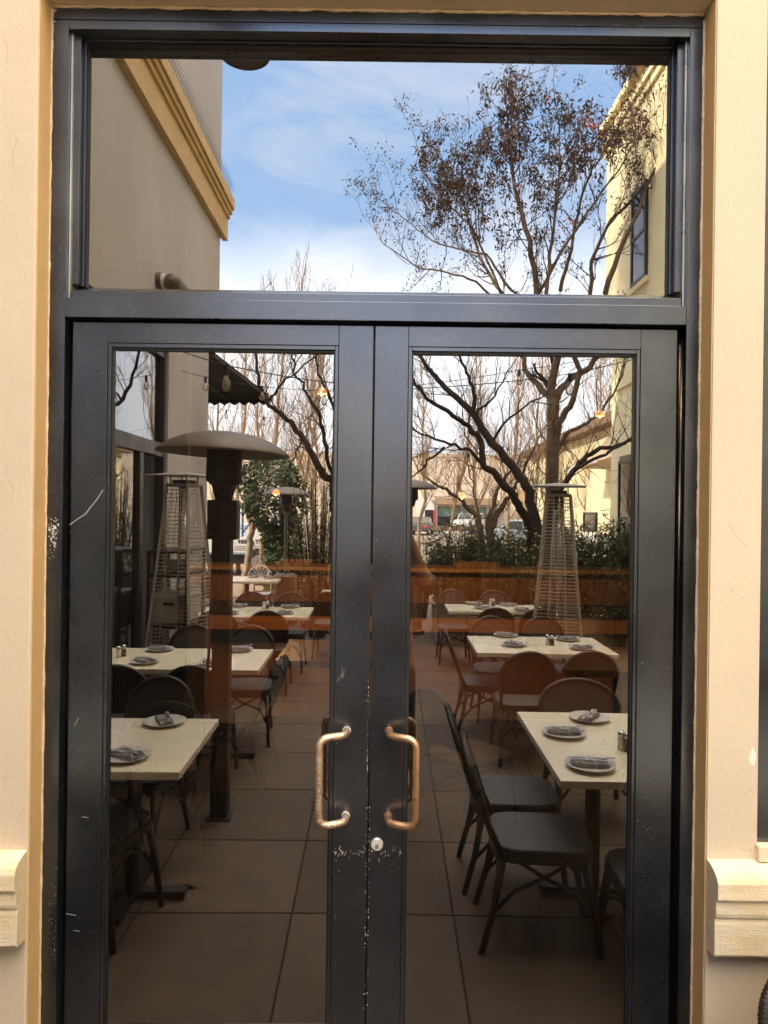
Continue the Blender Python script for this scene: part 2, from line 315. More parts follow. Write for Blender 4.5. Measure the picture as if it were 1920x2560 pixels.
#@@PART2
# ------------------------------------------------------------------ ground and sky setting
tag(MB().box(-250, 250, -260, -13.2, -0.30, -0.004).build('road', ASPH), kind='structure')
tag(MB().box(-12, 12, -13.2, 0.0, -0.30, 0.0).build('patio_paving', CONC), kind='structure')
j = MB()
for k in range(-8, 9):
    x = -0.381 + 0.722 * k
    j.box(x - 0.005, x + 0.005, -13.2, 0.0, 0.0, 0.0012)
k = 0
while -0.323 - 0.731 * k > -13.2:
    y = -0.323 - 0.731 * k; j.box(-12, 12, y - 0.0045, y + 0.0045, 0.0, 0.0016); k += 1
tag(j.build('paving_joints', JOINT), kind='structure')
def blot(px, py, rx, ry, name='paving_stain', pane='L'):
    u, v = uv(px, py, VP[pane]); V = CZ * F / v; p = Vector((u * V / F, 2.23 - V)); n = 22
    vs = [(p.x + math.cos(a * 2 * PI / n) * rx * random.uniform(0.75, 1.15), p.y + math.sin(a * 2 * PI / n) * ry * random.uniform(0.75, 1.15), 0.0024) for a in range(n)]
    tag(MB().add(vs, [tuple(range(n))]).build(name, STAIN), kind='structure')
for a in ((425, 2222, 0.09, 0.05), (470, 2215, 0.07, 0.035), (640, 1930, 0.05, 0.02), (1180, 2440, 0.06, 0.02), (510, 2112, 0.045, 0.022), (560, 1870, 0.06, 0.03), (540, 1850, 0.04, 0.02)): blot(*a)
# hill far away
hp = [(-400, 0), (-400, 18), (-250, 30), (-120, 22), (-30, 34), (15, 52), (38, 58), (70, 40), (120, 26), (220, 34), (400, 20), (400, 0)]
hb = MB()
for i in range(len(hp) - 3):
    a, b = hp[i + 1], hp[i + 2]
    hb.add([(a[0], -520, -1), (b[0], -520, -1), (b[0], -620, b[1]), (a[0], -620, a[1]), (b[0], -760, -1), (a[0], -760, -1)], [(0, 1, 2, 3), (3, 2, 4, 5)])
tag(hb.build('hills', HILLM), kind='structure')

# ------------------------------------------------------------------ entrance wall (seen directly)
WY = -0.075
XL, XR = -1.024, 0.958; ZT = 3.322
wall = thing('entrance_wall', 'cream stucco wall with golden returns framing the dark double doors', 'wall', (0, 0, 0))
m = MB(); m.box(-3.4, XL, WY, 0.13, -0.08, 4.1); m.build('wall_pier', STUC, wall, bevel=0.004)
m = MB(); m.box(XR, 1.105, WY, 0.13, -0.08, 4.1); m.build('wall_pier', STUC, wall, bevel=0.0012)
m = MB(); m.box(3.4, 6.0, WY, 0.13, -0.08, 4.1); m.build('wall_pier', STUC, wall)
m = MB(); m.box(XL + 0.001, XR - 0.001, WY + 0.001, 0.13, ZT, 4.1); m.build('lintel', STUC, wall, bevel=0.004)
m = MB(); m.box(-3.4, 6.0, -0.06, 0.4, 4.102, 9.0); m.build('upper_wall', STUC, wall)
m = MB(); m.box(1.1051, 3.3999, WY + 0.0003, 0.13, -0.08, 0.80); m.build('wall_base', STUC, wall)
m = MB(); m.box(1.1051, 3.3999, WY + 0.0003, 0.13, 3.32, 4.1); m.build('wall_head', STUC, wall)
# plaster returns laid on the sides of the opening: a slightly darker golden coat
def wavy(x0, dx, y0, y1, z0, z1, n=60):
    vs = []; fs = []
    for i in range(n + 1):
        z = z0 + (z1 - z0) * i / n; q = random.uniform(-0.0002, 0.0002)
        vs += [(x0, y0, z), (x0 + dx + q, y0, z), (x0 + dx + q * 0.3, y1, z), (x0, y1, z)]
    for i in range(n):
        a = 4 * i; b = a + 4
        for k in range(4): fs.append((a + k, a + (k + 1) % 4, b + (k + 1) % 4, b + k))
    fs += [(3, 2, 1, 0), (4 * n, 4 * n + 1, 4 * n + 2, 4 * n + 3)]
    return vs, fs
m = MB(); m.add(*wavy(XL + 0.0004, 0.003, WY + 0.004, 0.0, 0, ZT)); m.build('plaster_return', STUCR, wall)
m = MB(); m.add(*wavy(XR - 0.0004, -0.003, WY + 0.004, 0.0, 0, ZT)); m.build('plaster_return', STUCR, wall)
# caulk bead round the frame
m = MB()
for xx, dr in ((XL + 0.006, 1), (XR - 0.006, -1)):
    pts = []; z = 0.0
    while z < ZT: pts.append((xx + random.uniform(-0.0012, 0.0004) * dr, -0.001 + random.uniform(-0.0006, 0.0006), z)); z += random.uniform(0.004, 0.05)
    m.tube(pts, [random.choice((0.003, 0.0033, 0.0036, 0.0048)) for _ in pts], 6)
pts = []; x = XL
while x < XR: pts.append((x, -0.001, ZT - 0.006 + random.uniform(-0.0015, 0.002))); x += random.uniform(0.01, 0.03)
m.tube(pts, [random.uniform(0.003, 0.007) for _ in pts], 6)
m.build('caulk_bead', CAULK, wall, smooth=True)
# belt moulding on both piers
prof = [(WY + 0.02, 0.800), (WY, 0.800), (WY - 0.022, 0.797), (WY - 0.048, 0.788), (WY - 0.064, 0.776), (WY - 0.070, 0.762), (WY - 0.071, 0.718), (WY - 0.068, 0.712),
        (WY - 0.059, 0.710), (WY - 0.060, 0.672), (WY - 0.057, 0.660), (WY - 0.050, 0.656), (WY - 0.053, 0.640), (WY - 0.054, 0.553), (WY - 0.050, 0.545), (WY - 0.006, 0.538), (WY + 0.02, 0.538)]
def mould(x0, x1, n):
    vs = []; fs = []; k = len(prof)
    for i in range(n + 1):
        x = x0 + (x1 - x0) * i / n
        for p, q in prof: vs.append((x, p + random.uniform(-0.0004, 0.0004) * (0 if p > WY else 1), q + random.uniform(-0.0004, 0.0004) * (0 if p > WY else 1)))
    for i in range(n):
        for a in range(k): b = (a + 1) % k; fs.append((i * k + a, i * k + b, (i + 1) * k + b, (i + 1) * k + a))
    fs += [tuple(range(k))[::-1], tuple(n * k + a for a in range(k))]
    return vs, fs
MB().add(*mould(-3.4, XL - 0.001, 120)).build('belt_moulding', STONE, wall, bevel=0.0015)
MB().add(*mould(XR + 0.001, 3.4, 120)).build('belt_moulding', STONE, wall, bevel=0.0015)
MB().box(1.100, 3.4, WY - 0.020, -0.02, 0.801, 0.846).build('window_sill', STONE, wall, bevel=0.003)
# bare patch on the pier by the right window
vs = [(1.089 + math.cos(a) * 0.010 * random.uniform(.8, 1.2), WY - 0.0006, 1.098 + math.sin(a) * 0.024 * random.uniform(.8, 1.2)) for a in [i * 2 * PI / 18 for i in range(18)]]
MB().add(vs, [tuple(range(18))]).build('bare_plaster_patch', CHIP, wall)

CRK = mat('hairline_crack', (0.42, 0.31, 0.21), 0.9)
def scr(mb, pts, y, w0=0.0009):
    for i in range(len(pts) - 1):
        (x0, z0), (x1, z1) = pts[i], pts[i + 1]; dx, dz = x1 - x0, z1 - z0; l = math.hypot(dx, dz) or 1; nx, nz = -dz / l * w0 / 2, dx / l * w0 / 2
        mb.add([(x0 - nx, y, z0 - nz), (x1 - nx, y, z1 - nz), (x1 + nx, y, z1 + nz), (x0 + nx, y, z0 + nz)], [(0, 1, 2, 3)])
for l in ([(1824, 1308), (1832, 1330), (1845, 1345), (1868, 1366)], [(1822, 1470), (1850, 1492), (1866, 1500)], [(1858, 1985), (1872, 1978), (1880, 1976)], [(36, 330), (42, 352), (30, 395), (34, 420)], [(12, 95), (20, 130), (16, 160)],
          [(45, 2044), (56, 2034), (62, 2020)], [(8, 1940), (22, 1948)], [(1850, 2120), (1868, 2128), (1880, 2121)], [(1830, 2550), (1838, 2542)], [(20, 1200), (34, 1215), (30, 1250)]):
    m = MB(); scr(m, [(DP(a, b, WY).x, DP(a, b, WY).z - 0.08) for a, b in l], WY - 0.0006, 0.0010); m.build('hairline_crack', CRK, wall, fixn=False)
# window right of the pier (only its left edge is in the picture)
win = thing('side_window', 'dark framed window whose left edge shows beside the right cream pier', 'window', (1.108, 0, 0.848))
m = MB(); m.box(1.108, 1.150, -0.066, 0.03, 0.848, 3.30); m.box(3.34, 3.396, -0.066, 0.03, 0.848, 3.30)
m.box(1.150, 3.34, -0.066, 0.03, 0.848, 0.90); m.box(1.150, 3.34, -0.066, 0.03, 3.24, 3.30); m.build('window_frame', ALU, win, bevel=0.0015)
m = MB(); m.box(1.150, 3.34, 0.0, 0.006, 0.90, 3.24); m.build('glass_pane', GLASS, win)

# ------------------------------------------------------------------ entrance frame with transom window
fr = thing('entrance_frame', 'dark bronze aluminium door frame with a wide transom window above the double doors', 'door frame', (0, 0, 0))
FX0, FX1 = XL + 0.004, XR - 0.004; JL, JR = FX0 + 0.050, FX1 - 0.042
m = MB(); m.box(FX0, JL, 0.0, 0.12, -0.08, 3.276); m.build('jamb', ALU, fr, bevel=0.001)
m = MB(); m.box(JR, FX1, 0.0, 0.12, -0.08, 3.276); m.build('jamb', ALU, fr, bevel=0.001)
m = MB(); m.box(FX0, FX1, 0.0, 0.12, 3.2785, 3.318); m.build('head_cover', ALU, fr, bevel=0.001)
m = MB(); m.box(JL + 0.0006, JR - 0.0006, 0.0006, 0.12, 3.250, 3.2765); m.build('head', ALU, fr, bevel=0.001)
m = MB(); m.box(JL + 0.0006, JR - 0.0006, 0.0, 0.12, 2.378, 2.436); m.build('transom_bar', ALU, fr, bevel=0.0015)
m = MB(); m.prism([(0.012, 2.4365), (0.012, 2.462), (0.066, 2.486), (0.085, 2.486), (0.085, 2.4365)], 'x', JL + 0.012, JR - 0.012); m.build('transom_sill', ALU, fr, bevel=0.0012)
m = MB(); m.box(JL + 0.001, JL + 0.006, 0.020, 0.10, 2.437, 3.249); m.box(JR - 0.006, JR - 0.001, 0.020, 0.10, 2.437, 3.249); each(m, 8, 'jamb_liner', NICKEL, fr)
m = MB(); m.box(JL + 0.0065, JL + 0.026, 0.030, 0.085, 2.4865, 3.249); m.box(JR - 0.026, JR - 0.0065, 0.030, 0.085, 2.4865, 3.249); each(m, 8, 'glazing_stop', ALU, fr, bevel=0.001)
m = MB(); m.box(JL + 0.0265, JL + 0.034, 0.052, 0.085, 2.4865, 3.249); m.box(JR - 0.034, JR - 0.0265, 0.052, 0.085, 2.4865, 3.249); m.box(JL + 0.0345, JR - 0.0345, 0.045, 0.085, 3.2455, 3.2495); each(m, 8, 'glazing_stop', ALU, fr, bevel=0.0008)
m = MB(); m.box(JL + 0.0345, JL + 0.0375, 0.062, 0.085, 2.4865, 3.2412); m.box(JR - 0.0375, JR - 0.0345, 0.062, 0.085, 2.4865, 3.2412); m.box(JL + 0.038, JR - 0.038, 0.058, 0.085, 3.2415, 3.2453); each(m, 8, 'gasket', GASK, fr)
m = MB(); m.add([(JL + 0.03, 0.07, 2.480), (JR - 0.03, 0.07, 2.480), (JR - 0.03, 0.07, 3.247), (JL + 0.03, 0.07, 3.247)], [(0, 1, 2, 3)]); m.build('transom_glass', GLASS, fr, fixn=False)
m = MB(); m.box(JL + 0.0006, JR - 0.0006, 0.086, 0.12, 2.345, 2.3778); m.box(JL + 0.0006, JL + 0.016, 0.086, 0.12, -0.08, 2.345); m.box(JR - 0.016, JR - 0.0006, 0.086, 0.12, -0.08, 2.345); each(m, 8, 'door_stop', GASK, fr)
m = MB(); m.box(XL, XR, 0.0, 0.16, -0.0794, -0.066); m.build('threshold', ALU, fr)

def fleck_mesh(mb, x, z, y, s, el=1.0):
    n = random.randint(4, 7); a0 = random.uniform(0, 6)
    mb.add([(x + math.cos(a0 + i * 2 * PI / n) * s * random.uniform(.5, 1.2), y, z + math.sin(a0 + i * 2 * PI / n) * s * el * random.uniform(.5, 1.2)) for i in range(n)], [tuple(range(n))])
m = MB()
for i in range(70): fleck_mesh(m, random.gauss(-0.995, 0.008), random.gauss(1.725, 0.018), -0.0007, random.uniform(0.0006, 0.0032))
for i in range(10): fleck_mesh(m, random.gauss(-1.000, 0.006), random.gauss(1.665, 0.012), -0.0007, random.uniform(0.0005, 0.002))
for i in range(60): fleck_mesh(m, JL - abs(random.gauss(0, 0.010)) - 0.002, random.gauss(0.52, 0.09), -0.0007, random.uniform(0.0004, 0.0010))
for i in range(40): fleck_mesh(m, random.uniform(FX0 + .003, JL), random.uniform(0.25, 3.25), -0.0007, random.uniform(0.0003, 0.0009))
for i in range(50): fleck_mesh(m, random.uniform(JR, FX1), random.uniform(0.25, 3.25), -0.0007, random.uniform(0.0003, 0.0009))
for i in range(60): fleck_mesh(m, random.uniform(JL, JR), random.choice((random.uniform(2.385, 2.43), random.uniform(3.255, 3.31))), -0.0007, random.uniform(0.0003, 0.0010))
for i in range(26): fleck_mesh(m, FX0 + abs(random.gauss(0, 0.008)), random.gauss(3.290, 0.015), -0.0007, random.uniform(0.0005, 0.0028))
m.build('paint_flecks', CHIP, fr, fixn=False)['kind'] = 'stuff'

def scr(mb, pts, y, w0=0.0009):
    for i in range(len(pts) - 1):
        (x0, z0), (x1, z1) = pts[i], pts[i + 1]; dx, dz = x1 - x0, z1 - z0; l = math.hypot(dx, dz) or 1; nx, nz = -dz / l * w0 / 2, dx / l * w0 / 2
        mb.add([(x0 - nx, y, z0 - nz), (x1 - nx, y, z1 - nz), (x1 + nx, y, z1 + nz), (x0 + nx, y, z0 + nz)], [(0, 1, 2, 3)])
def poly_px(l, y): return [(DP(a, b, y).x, DP(a, b, y).z - 0.08) for a, b in l]

# ------------------------------------------------------------------ the two door leaves
LY0, LY1, GY = 0.030, 0.075, 0.052
def leaf(label, x0, x1, gx0, gx1, rotg, side):
    d = thing('glass_door', label, 'door', (x0 if side < 0 else x1, LY0, 0.0))
    zt, zb = 2.371, -0.06
    m = MB(); m.box(x0, gx0 - 0.0135, LY0, LY1, zb, zt); m.build('stile', ALU, d, bevel=0.0015)
    m = MB(); m.box(gx1 + 0.0135, x1, LY0, LY1, zb, zt); m.build('stile', ALU, d, bevel=0.0015)
    m = MB(); m.box(gx0 - 0.013, gx1 + 0.013, LY0 + 0.0004, LY1, 2.309, zt); m.build('top_rail', ALU, d, bevel=0.001)
    m = MB(); m.box(gx0 - 0.013, gx1 + 0.013, LY0 + 0.0004, LY1, zb, 0.186); m.build('bottom_rail', ALU, d, bevel=0.001)
    m = MB()
    for a in ((gx0 - 0.0128, gx0 - 0.002, 0.1865, 2.3085), (gx1 + 0.002, gx1 + 0.0128, 0.1865, 2.3085), (gx0 - 0.0018, gx1 + 0.0018, 2.296, 2.3085), (gx0 - 0.0018, gx1 + 0.0018, 0.1865, 0.196)):
        m.box(a[0], a[1], LY0 + 0.003, LY1 - 0.003, a[2], a[3])
    each(m, 8, 'glazing_bead', ALU, d, bevel=0.0012)
    m = MB()
    for a in ((gx0 - 0.0018, gx0 + 0.0025, 0.1965, 2.2955), (gx1 - 0.0025, gx1 + 0.0018, 0.1965, 2.2955), (gx0 + 0.003, gx1 - 0.003, 2.289, 2.2955)):
        m.box(a[0], a[1], LY0 + 0.010, LY1 - 0.010, a[2], a[3])
    each(m, 8, 'gasket', GASK, d)
    cx = (gx0 + gx1) / 2; hw = (gx1 - gx0) / 2 + 0.002
    me = MB().add([(-hw, 0, 0.19), (hw, 0, 0.19), (hw, 0, 2.30), (-hw, 0, 2.30)], [(0, 1, 2, 3)]).build('glass_pane', GLASS, d, off=(0, 0, 0), fixn=False)
    me.location = Vector((cx, GY, 0)) - Vector(d.location); me.rotation_euler = (0, 0, rotg)
    return d
dl = leaf('left dark bronze glass door with a worn silvery copper pull handle', -0.958, -0.0355, -0.838, -0.155, R_(0.47), -1)
dr = leaf('right dark bronze glass door with a smooth copper pull handle and round lock', -0.0305, 0.897, 0.086, 0.772, R_(-0.34), 1)
def pull(d, mx_, gx, mt, name='pull_handle', y0=LY0, dy=-1, zt=1.129, zb=0.868):
    fy = y0 + dy * 0.080; pts = []
    def bez(a, b, c, n=8):
        a, b, c = Vector(a), Vector(b), Vector(c)
        return [a * (1 - t) ** 2 + b * 2 * t * (1 - t) + c * t * t for t in [i / n for i in range(n + 1)]]
    s = 0.026
    dxn = (gx - mx_)
    for z, sg in ((zt, 1), (zb, -1)):
        a = [Vector((mx_, y0, z))] + bez((mx_, y0 + dy * 0.026, z), (mx_, y0 + dy * 0.052, z), (mx_ + dxn * 0.40, y0 + dy * 0.064, z)) + bez((mx_ + dxn * 0.55, y0 + dy * 0.069, z), (gx, fy, z), (gx, fy, z - sg * 0.030))
        pts += a if sg == 1 else a[::-1]
    MB().tube(pts, 0.0112, 16).build(name, mt, d, smooth=True)
    m = MB()
    for z in (zt, zb): m.tube([(mx_, y0 - dy * 0.0002, z), (mx_, y0 + dy * 0.0035, z)], 0.0128, 16)
    m.build('handle_collar', CHIP if mt is COPPERW else COPPER, d, smooth=False)
pull(dl, -0.102, -0.178, COPPERW); pull(dr, 0.028, 0.108, COPPER)
pull(dl, -0.085, -0.178, BRONZE, 'inner_pull_handle', LY1, 1, 1.145, 0.868); pull(dr, 0.018, 0.110, BRONZE, 'inner_pull_handle', LY1, 1, 1.145, 0.868)
lc = MB(); LX, LZ = -0.0045, 0.782
lc.tube([(LX, LY0 + 0.001, LZ), (LX, LY0 - 0.006, LZ), (LX, LY0 - 0.0075, LZ)], [0.0195, 0.0195, 0.0175], 28); lk = lc.build('lock_cylinder', NICKEL, dr, smooth=False)
MB().tube([(LX, LY0 - 0.0076, LZ), (LX, LY0 - 0.010, LZ)], [0.0163, 0.0158], 28).build('lock_face', CERAM, lk, off=lk['_o'])
MB().tube([(LX, LY0 - 0.0101, LZ - 0.004), (LX, LY0 - 0.0112, LZ - 0.004)], 0.0066, 20).build('keyway_plug', STEEL, lk, off=lk['_o'])
MB().box(LX - 0.0009, LX + 0.0009, LY0 - 0.0116, LY0 - 0.0111, LZ - 0.008, LZ).build('keyhole', GASK, lk, off=lk['_o'])
MB().box(-0.0352, -0.0338, LY0 + 0.008, LY1 - 0.01, 0.02, 2.37).build('edge_gasket', GASK, dl)
# wear on the leaves
FY = LY0 - 0.0006
m = MB(); scr(m, poly_px([(257, 1226), (240, 1252), (226, 1268), (214, 1285), (196, 1296), (174, 1312)], FY), FY, 0.0012)
for a in ([(205, 2042), (222, 2044)], [(165, 2284), (190, 2288)], [(183, 2326), (200, 2328)], [(196, 1795), (186, 1815)]): scr(m, poly_px(a, FY), FY, 0.0010)
for i in range(30):
    x = random.uniform(-0.137, -0.038); z = random.gauss(0.757, 0.006); scr(m, [(x, z), (x + random.gauss(0, 0.003), z + random.uniform(-0.012, 0.012))], FY, random.uniform(0.0004, 0.0012))
for i in range(55): fleck_mesh(m, -0.0372 + random.gauss(0, 0.0010), random.uniform(0.25, 1.3), FY, random.uniform(0.0004, 0.0013), 2.0)
for i in range(4): scr(m, poly_px([(850 + random.gauss(0, 5), 1690 + random.gauss(0, 10)), (862 + random.gauss(0, 5), 1678 + random.gauss(0, 10))], FY), FY, 0.0004)
for i in range(55): fleck_mesh(m, random.choice((random.uniform(-0.955, -0.855), random.uniform(-0.14, -0.04))), random.uniform(0.25, 2.36), FY, random.uniform(0.0003, 0.0010))
for i in range(30): fleck_mesh(m, random.uniform(-0.135, -0.12), random.uniform(0.25, 1.3), FY, random.uniform(0.0003, 0.0009), 2)
m.build('scratches', CHIP, dl, fixn=False)['kind'] = 'stuff'
m = MB()
for i in range(20):
    x = random.uniform(-0.028, 0.072); z = random.gauss(0.757, 0.007); scr(m, [(x, z), (x + random.gauss(0, 0.004), z + random.uniform(-0.012, 0.012))], FY, random.uniform(0.0003, 0.0009))
for i in range(80): fleck_mesh(m, random.choice((random.uniform(-0.028, 0.07), random.uniform(0.79, 0.89))), random.uniform(0.25, 2.36), FY, random.uniform(0.0003, 0.0010))
for i in range(60): fleck_mesh(m, random.uniform(0.80, 0.89), random.gauss(0.72, 0.10), FY, random.uniform(0.0003, 0.0008))
for i in range(35): fleck_mesh(m, -0.0292 + abs(random.gauss(0, 0.0012)), random.uniform(0.25, 0.9), FY, random.uniform(0.0004, 0.0013), 2.5)
m.build('scratches', CHIP, dr, fixn=False)['kind'] = 'stuff'
for o in (wall, win, fr, dl, dr): o.location.z += 0.08

#@@PART3
# ------------------------------------------------------------------ left building whose grey flank is mirrored
AX = -2.25; AE = -7.27
bA = thing('grey_building', 'grey stucco building with a stepped golden cornice left of the patio', 'building', (AX, 0, 0))
def wx(y0, y1, z0, z1, name='wall', mt=GREYW, t=0.3, b=0): return MB().box(AX - t, AX, y0, y1, z0, z1).build(name, mt, bA, bevel=b)
OY0, OY1 = -0.35, -5.42      # window wall opening
wx(AE, OY1, 0, 12.0); wx(OY1 + 0.001, OY0, 3.58, 12.0); wx(OY0 + 0.001, -0.06, 0, 12.0)
MB().box(-10, AX - 0.301, AE, AE + 0.3, 0, 12).build('wall', GREYW, bA)
MB().box(-10, AX - 0.302, AE + 0.3, 9, 11.7, 12).build('roof', ROOFT, bA)
MB().box(-10, -9.7, AE + 0.301, 9, 0, 11.699).build('wall', GREYW, bA)
MB().box(-9.699, -5.15, 8.7, 9, 0, 11.699).build('wall', GREYW, bA)
cz = 5.58
cp = [(0, 0), (0.07, 0), (0.07, 0.30), (0.10, 0.30), (0.10, 0.36), (0.13, 0.36), (0.13, 0.42), (0.16, 0.42), (0.16, 0.56), (0.0, 0.66)]
MB().prism([(AX + a, cz + b) for a, b in cp], 'y', AE - 0.16, -0.07).build('cornice', CORN, bA, bevel=0.004)
MB().prism([(AE - a, cz + b) for a, b in cp], 'x', -10, AX + 0.0).build('cornice', CORN, bA)
m = MB()
y = AE - 0.1
while y < -0.2:
    for s in (-1, 0, 1): m.tube([(AX + 0.10, y, cz + 0.59), (AX + 0.12 + s * 0.055, y + 0.01 * s, cz + 0.74 + 0.03 * (s == 0))], 0.0022, 3)
    y += 0.06
m.build('bird_spikes', DARKM, bA, fixn=False)
# shopfront in its flank
sf = MB(); X0, X1 = AX - 0.12, AX - 0.03
for y in (OY1 + 0.002, OY0 - 0.062): sf.box(X0, X1, y, y + 0.06, 0, 3.58)
sf.box(X0, X1, OY1 + 0.063, OY0 - 0.063, 3.50, 3.58); sf.box(X0, X1, OY1 + 0.063, OY0 - 0.063, 2.44, 2.58); sf.box(X0, X1, OY1 + 0.063, OY0 - 0.063, 0, 0.16)
for y in (-1.55, -2.75, -3.95, -4.70): sf.box(X0 + .01, X1 - .01, y - 0.05, y + 0.05, 0.161, 2.439)
sf.build('shopfront_frame', mat('black_frame_paint', (0.035, 0.032, 0.031), 0.4), bA)
ygl = [-4.65, -4.0, -3.9, -2.80, -2.70, -1.60, -1.50, OY0 - 0.064]
for k in range(4):
    a, b = ygl[2 * k], ygl[2 * k + 1]
    MB().add([(AX - 0.075, a, 0.16), (AX - 0.075, b, 0.16), (AX - 0.075, b, 2.44), (AX - 0.075, a, 2.44)], [(0, 1, 2, 3)]).build('window_pane', GLASS, bA, fixn=False)
MB().add([(AX - 0.075, OY1 + .064, 2.58), (AX - 0.075, OY0 - .064, 2.58), (AX - 0.075, OY0 - .064, 3.5), (AX - 0.075, OY1 + .064, 3.5)], [(0, 1, 2, 3)]).build('transom_pane', GLASS, bA, fixn=False)
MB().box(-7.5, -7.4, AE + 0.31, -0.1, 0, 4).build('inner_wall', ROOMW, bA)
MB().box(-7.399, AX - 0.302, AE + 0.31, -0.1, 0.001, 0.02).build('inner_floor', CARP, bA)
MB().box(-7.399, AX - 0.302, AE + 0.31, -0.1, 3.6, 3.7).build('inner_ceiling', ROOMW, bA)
# wall lamp: ribbed cylinder on the grey wall
lp = RP(385, 700, 6.9, 'T'); lz = lp.z; ly = lp.y
wl = thing('wall_light', 'ribbed bronze cylinder light fixed on the grey stucco wall', 'wall light', (AX, ly, lz))
MB().tube([(AX, ly, lz), (AX + 0.05, ly, lz)], 0.085, 20).build('back_plate', HEATM, wl)
MB().tube([(AX + 0.05, ly, lz), (AX + 0.07, ly, lz)], 0.075, 20).build('collar', WHITEP, wl)
m = MB(); cy_ = [(0.0, 0.06), (0.055, 0.045), (0.082, 0.0), (0.085, -0.05)] + [(0.085 - 0.014 * (i % 2), -0.08 - i * 0.04) for i in range(19)] + [(0.0, -0.86)]
m.lathe(cy_, (0, 0, 0), 20); m.v = [(AX + 0.14 + a, ly + c, lz + b) for a, b, c in m.v]
m.build('ribbed_shade', HEATM, wl, smooth=True)
# awning at the end facade of that building
aw = thing('black_awning', 'black cloth awning sloping out from the end of the grey building', 'awning', (-3, AE, 3.2))
A_, B_ = Vector((-2.20, AE - 0.02, 4.02)), RP(667, 988, 11.6, 'L'); C_ = Vector((-4.6, AE - 1.9, B_.z - 0.10)); D_ = Vector((-4.6, AE - 0.02, 4.02))
m = MB()
for o in (0, -0.03): m.add([A_ + Vector((0, 0, o)), B_ + Vector((0, 0, o)), C_ + Vector((0, 0, o)), D_ + Vector((0, 0, o))], [(0, 1, 2, 3)])
m.build('cloth', BLACKT, aw, fixn=False)
m = MB(); n = 18
for i in range(n):
    p = B_.lerp(C_, i / n); q = B_.lerp(C_, (i + 1) / n); r = p.lerp(q, 0.5)
    m.add([p, q, q - Vector((0, 0, 0.12)), r - Vector((0, 0, 0.17)), p - Vector((0, 0, 0.12))], [(0, 1, 2, 3, 4)])
m.build('scalloped_valance', BLACKT, aw, fixn=False)
m = MB(); m.tube([A_ - Vector((0, 0, .05)), B_ - Vector((0, 0, .05))], 0.016, 8); m.tube([B_ - Vector((0, 0, .05)), C_ - Vector((0, 0, .05))], 0.016, 8)
for t in (0.25, 0.6): m.tube([A_.lerp(D_, t) - Vector((0, 0, .05)), B_.lerp(C_, t) - Vector((0, 0, .05))], 0.014, 8)
m.build('awning_frame', DARKM, aw)

# ------------------------------------------------------------------ right building, sunlit yellow
BX = 4.60; BE = -12.2; BT = 10.0
bR = thing('yellow_building', 'sunlit yellow two storey building with moulded parapet right of the patio', 'building', (BX, BE, 0))
def hole_wall(x0, x1, y0, y1, z0, z1, holes):       # wall in the yz plane with rectangular holes, holes sorted by y
    m = MB(); ys = y0
    for (a, b, c, d) in sorted(holes):
        if a > ys: m.box(x0, x1, ys, a, z0, z1)
        m.box(x0, x1, a, b, z0, c); m.box(x0, x1, a, b, d, z1); ys = b
    m.box(x0, x1, ys, y1, z0, z1); return m
W1 = (-10.85, -10.1, 6.1, 7.8); W2 = (-11.85, -10.95, 0.7, 2.95)
def win_part(par, x, a, b, c, d, nm='window', gl=GLASS2, fm=WHITEP, dx=0.06):
    f = MB(); t = 0.06
    f.box(x, x + dx, a, a + t, c, d); f.box(x, x + dx, b - t, b, c, d); f.box(x, x + dx, a + t, b - t, d - t, d); f.box(x, x + dx, a + t, b - t, c, c + t)
    zm = (c + d) / 2; f.box(x + 0.005, x + dx - .005, a + t, b - t, zm - 0.025, zm + 0.025)
    fo = f.build(nm, fm, par); MB().box(x + 0.02, x + 0.03, a + t, b - t, c + t, d - t).build('pane', gl, fo, off=fo['_o']); return fo
hole_wall(BX, BX + 0.3, BE, -0.07, 0, BT - 0.65, [(W1[0], W1[1], 0, 0.01)]).build('wall', YELL, bR)
MB().box(BX - 0.003, BX - 0.001, W2[0] - .1, W2[1] + .1, 0.6, 3.05).build('window_surround', ROOFT, bR)
MB().box(BX - 0.06, BX - 0.0035, W1[0] - .08, W1[1] + .08, W1[2] - 0.12, W1[2] - 0.02).build('window_sill', YELL, bR)
win_part(bR, BX - 0.055, *W1, fm=DARKM); win_part(bR, BX - 0.065, *W2, fm=DARKM)
win_part(bR, BX - 0.055, -9.0, -8.1, 6.1, 7.8, fm=DARKM)
MB().box(BX, BX + 9, BE - 0.3, BE - 0.001, 0, BT - 0.65).build('wall', YELL, bR)
for i, (o, z0, z1) in enumerate(((0.06, BT - 0.65, BT - 0.50), (0.12, BT - 0.50, BT - 0.40), (0.05, BT - 0.399, BT - 0.15), (0.16, BT - 0.149, BT))):
    MB().box(BX - o, BX + 9, BE - 0.3 - o, -0.07, z0, z1).build('cornice', YELL, bR, bevel=0.01)
MB().box(BX - 0.05, BX - 0.001, BE, -0.5, 4.4, 4.7).build('string_course', YELL, bR)
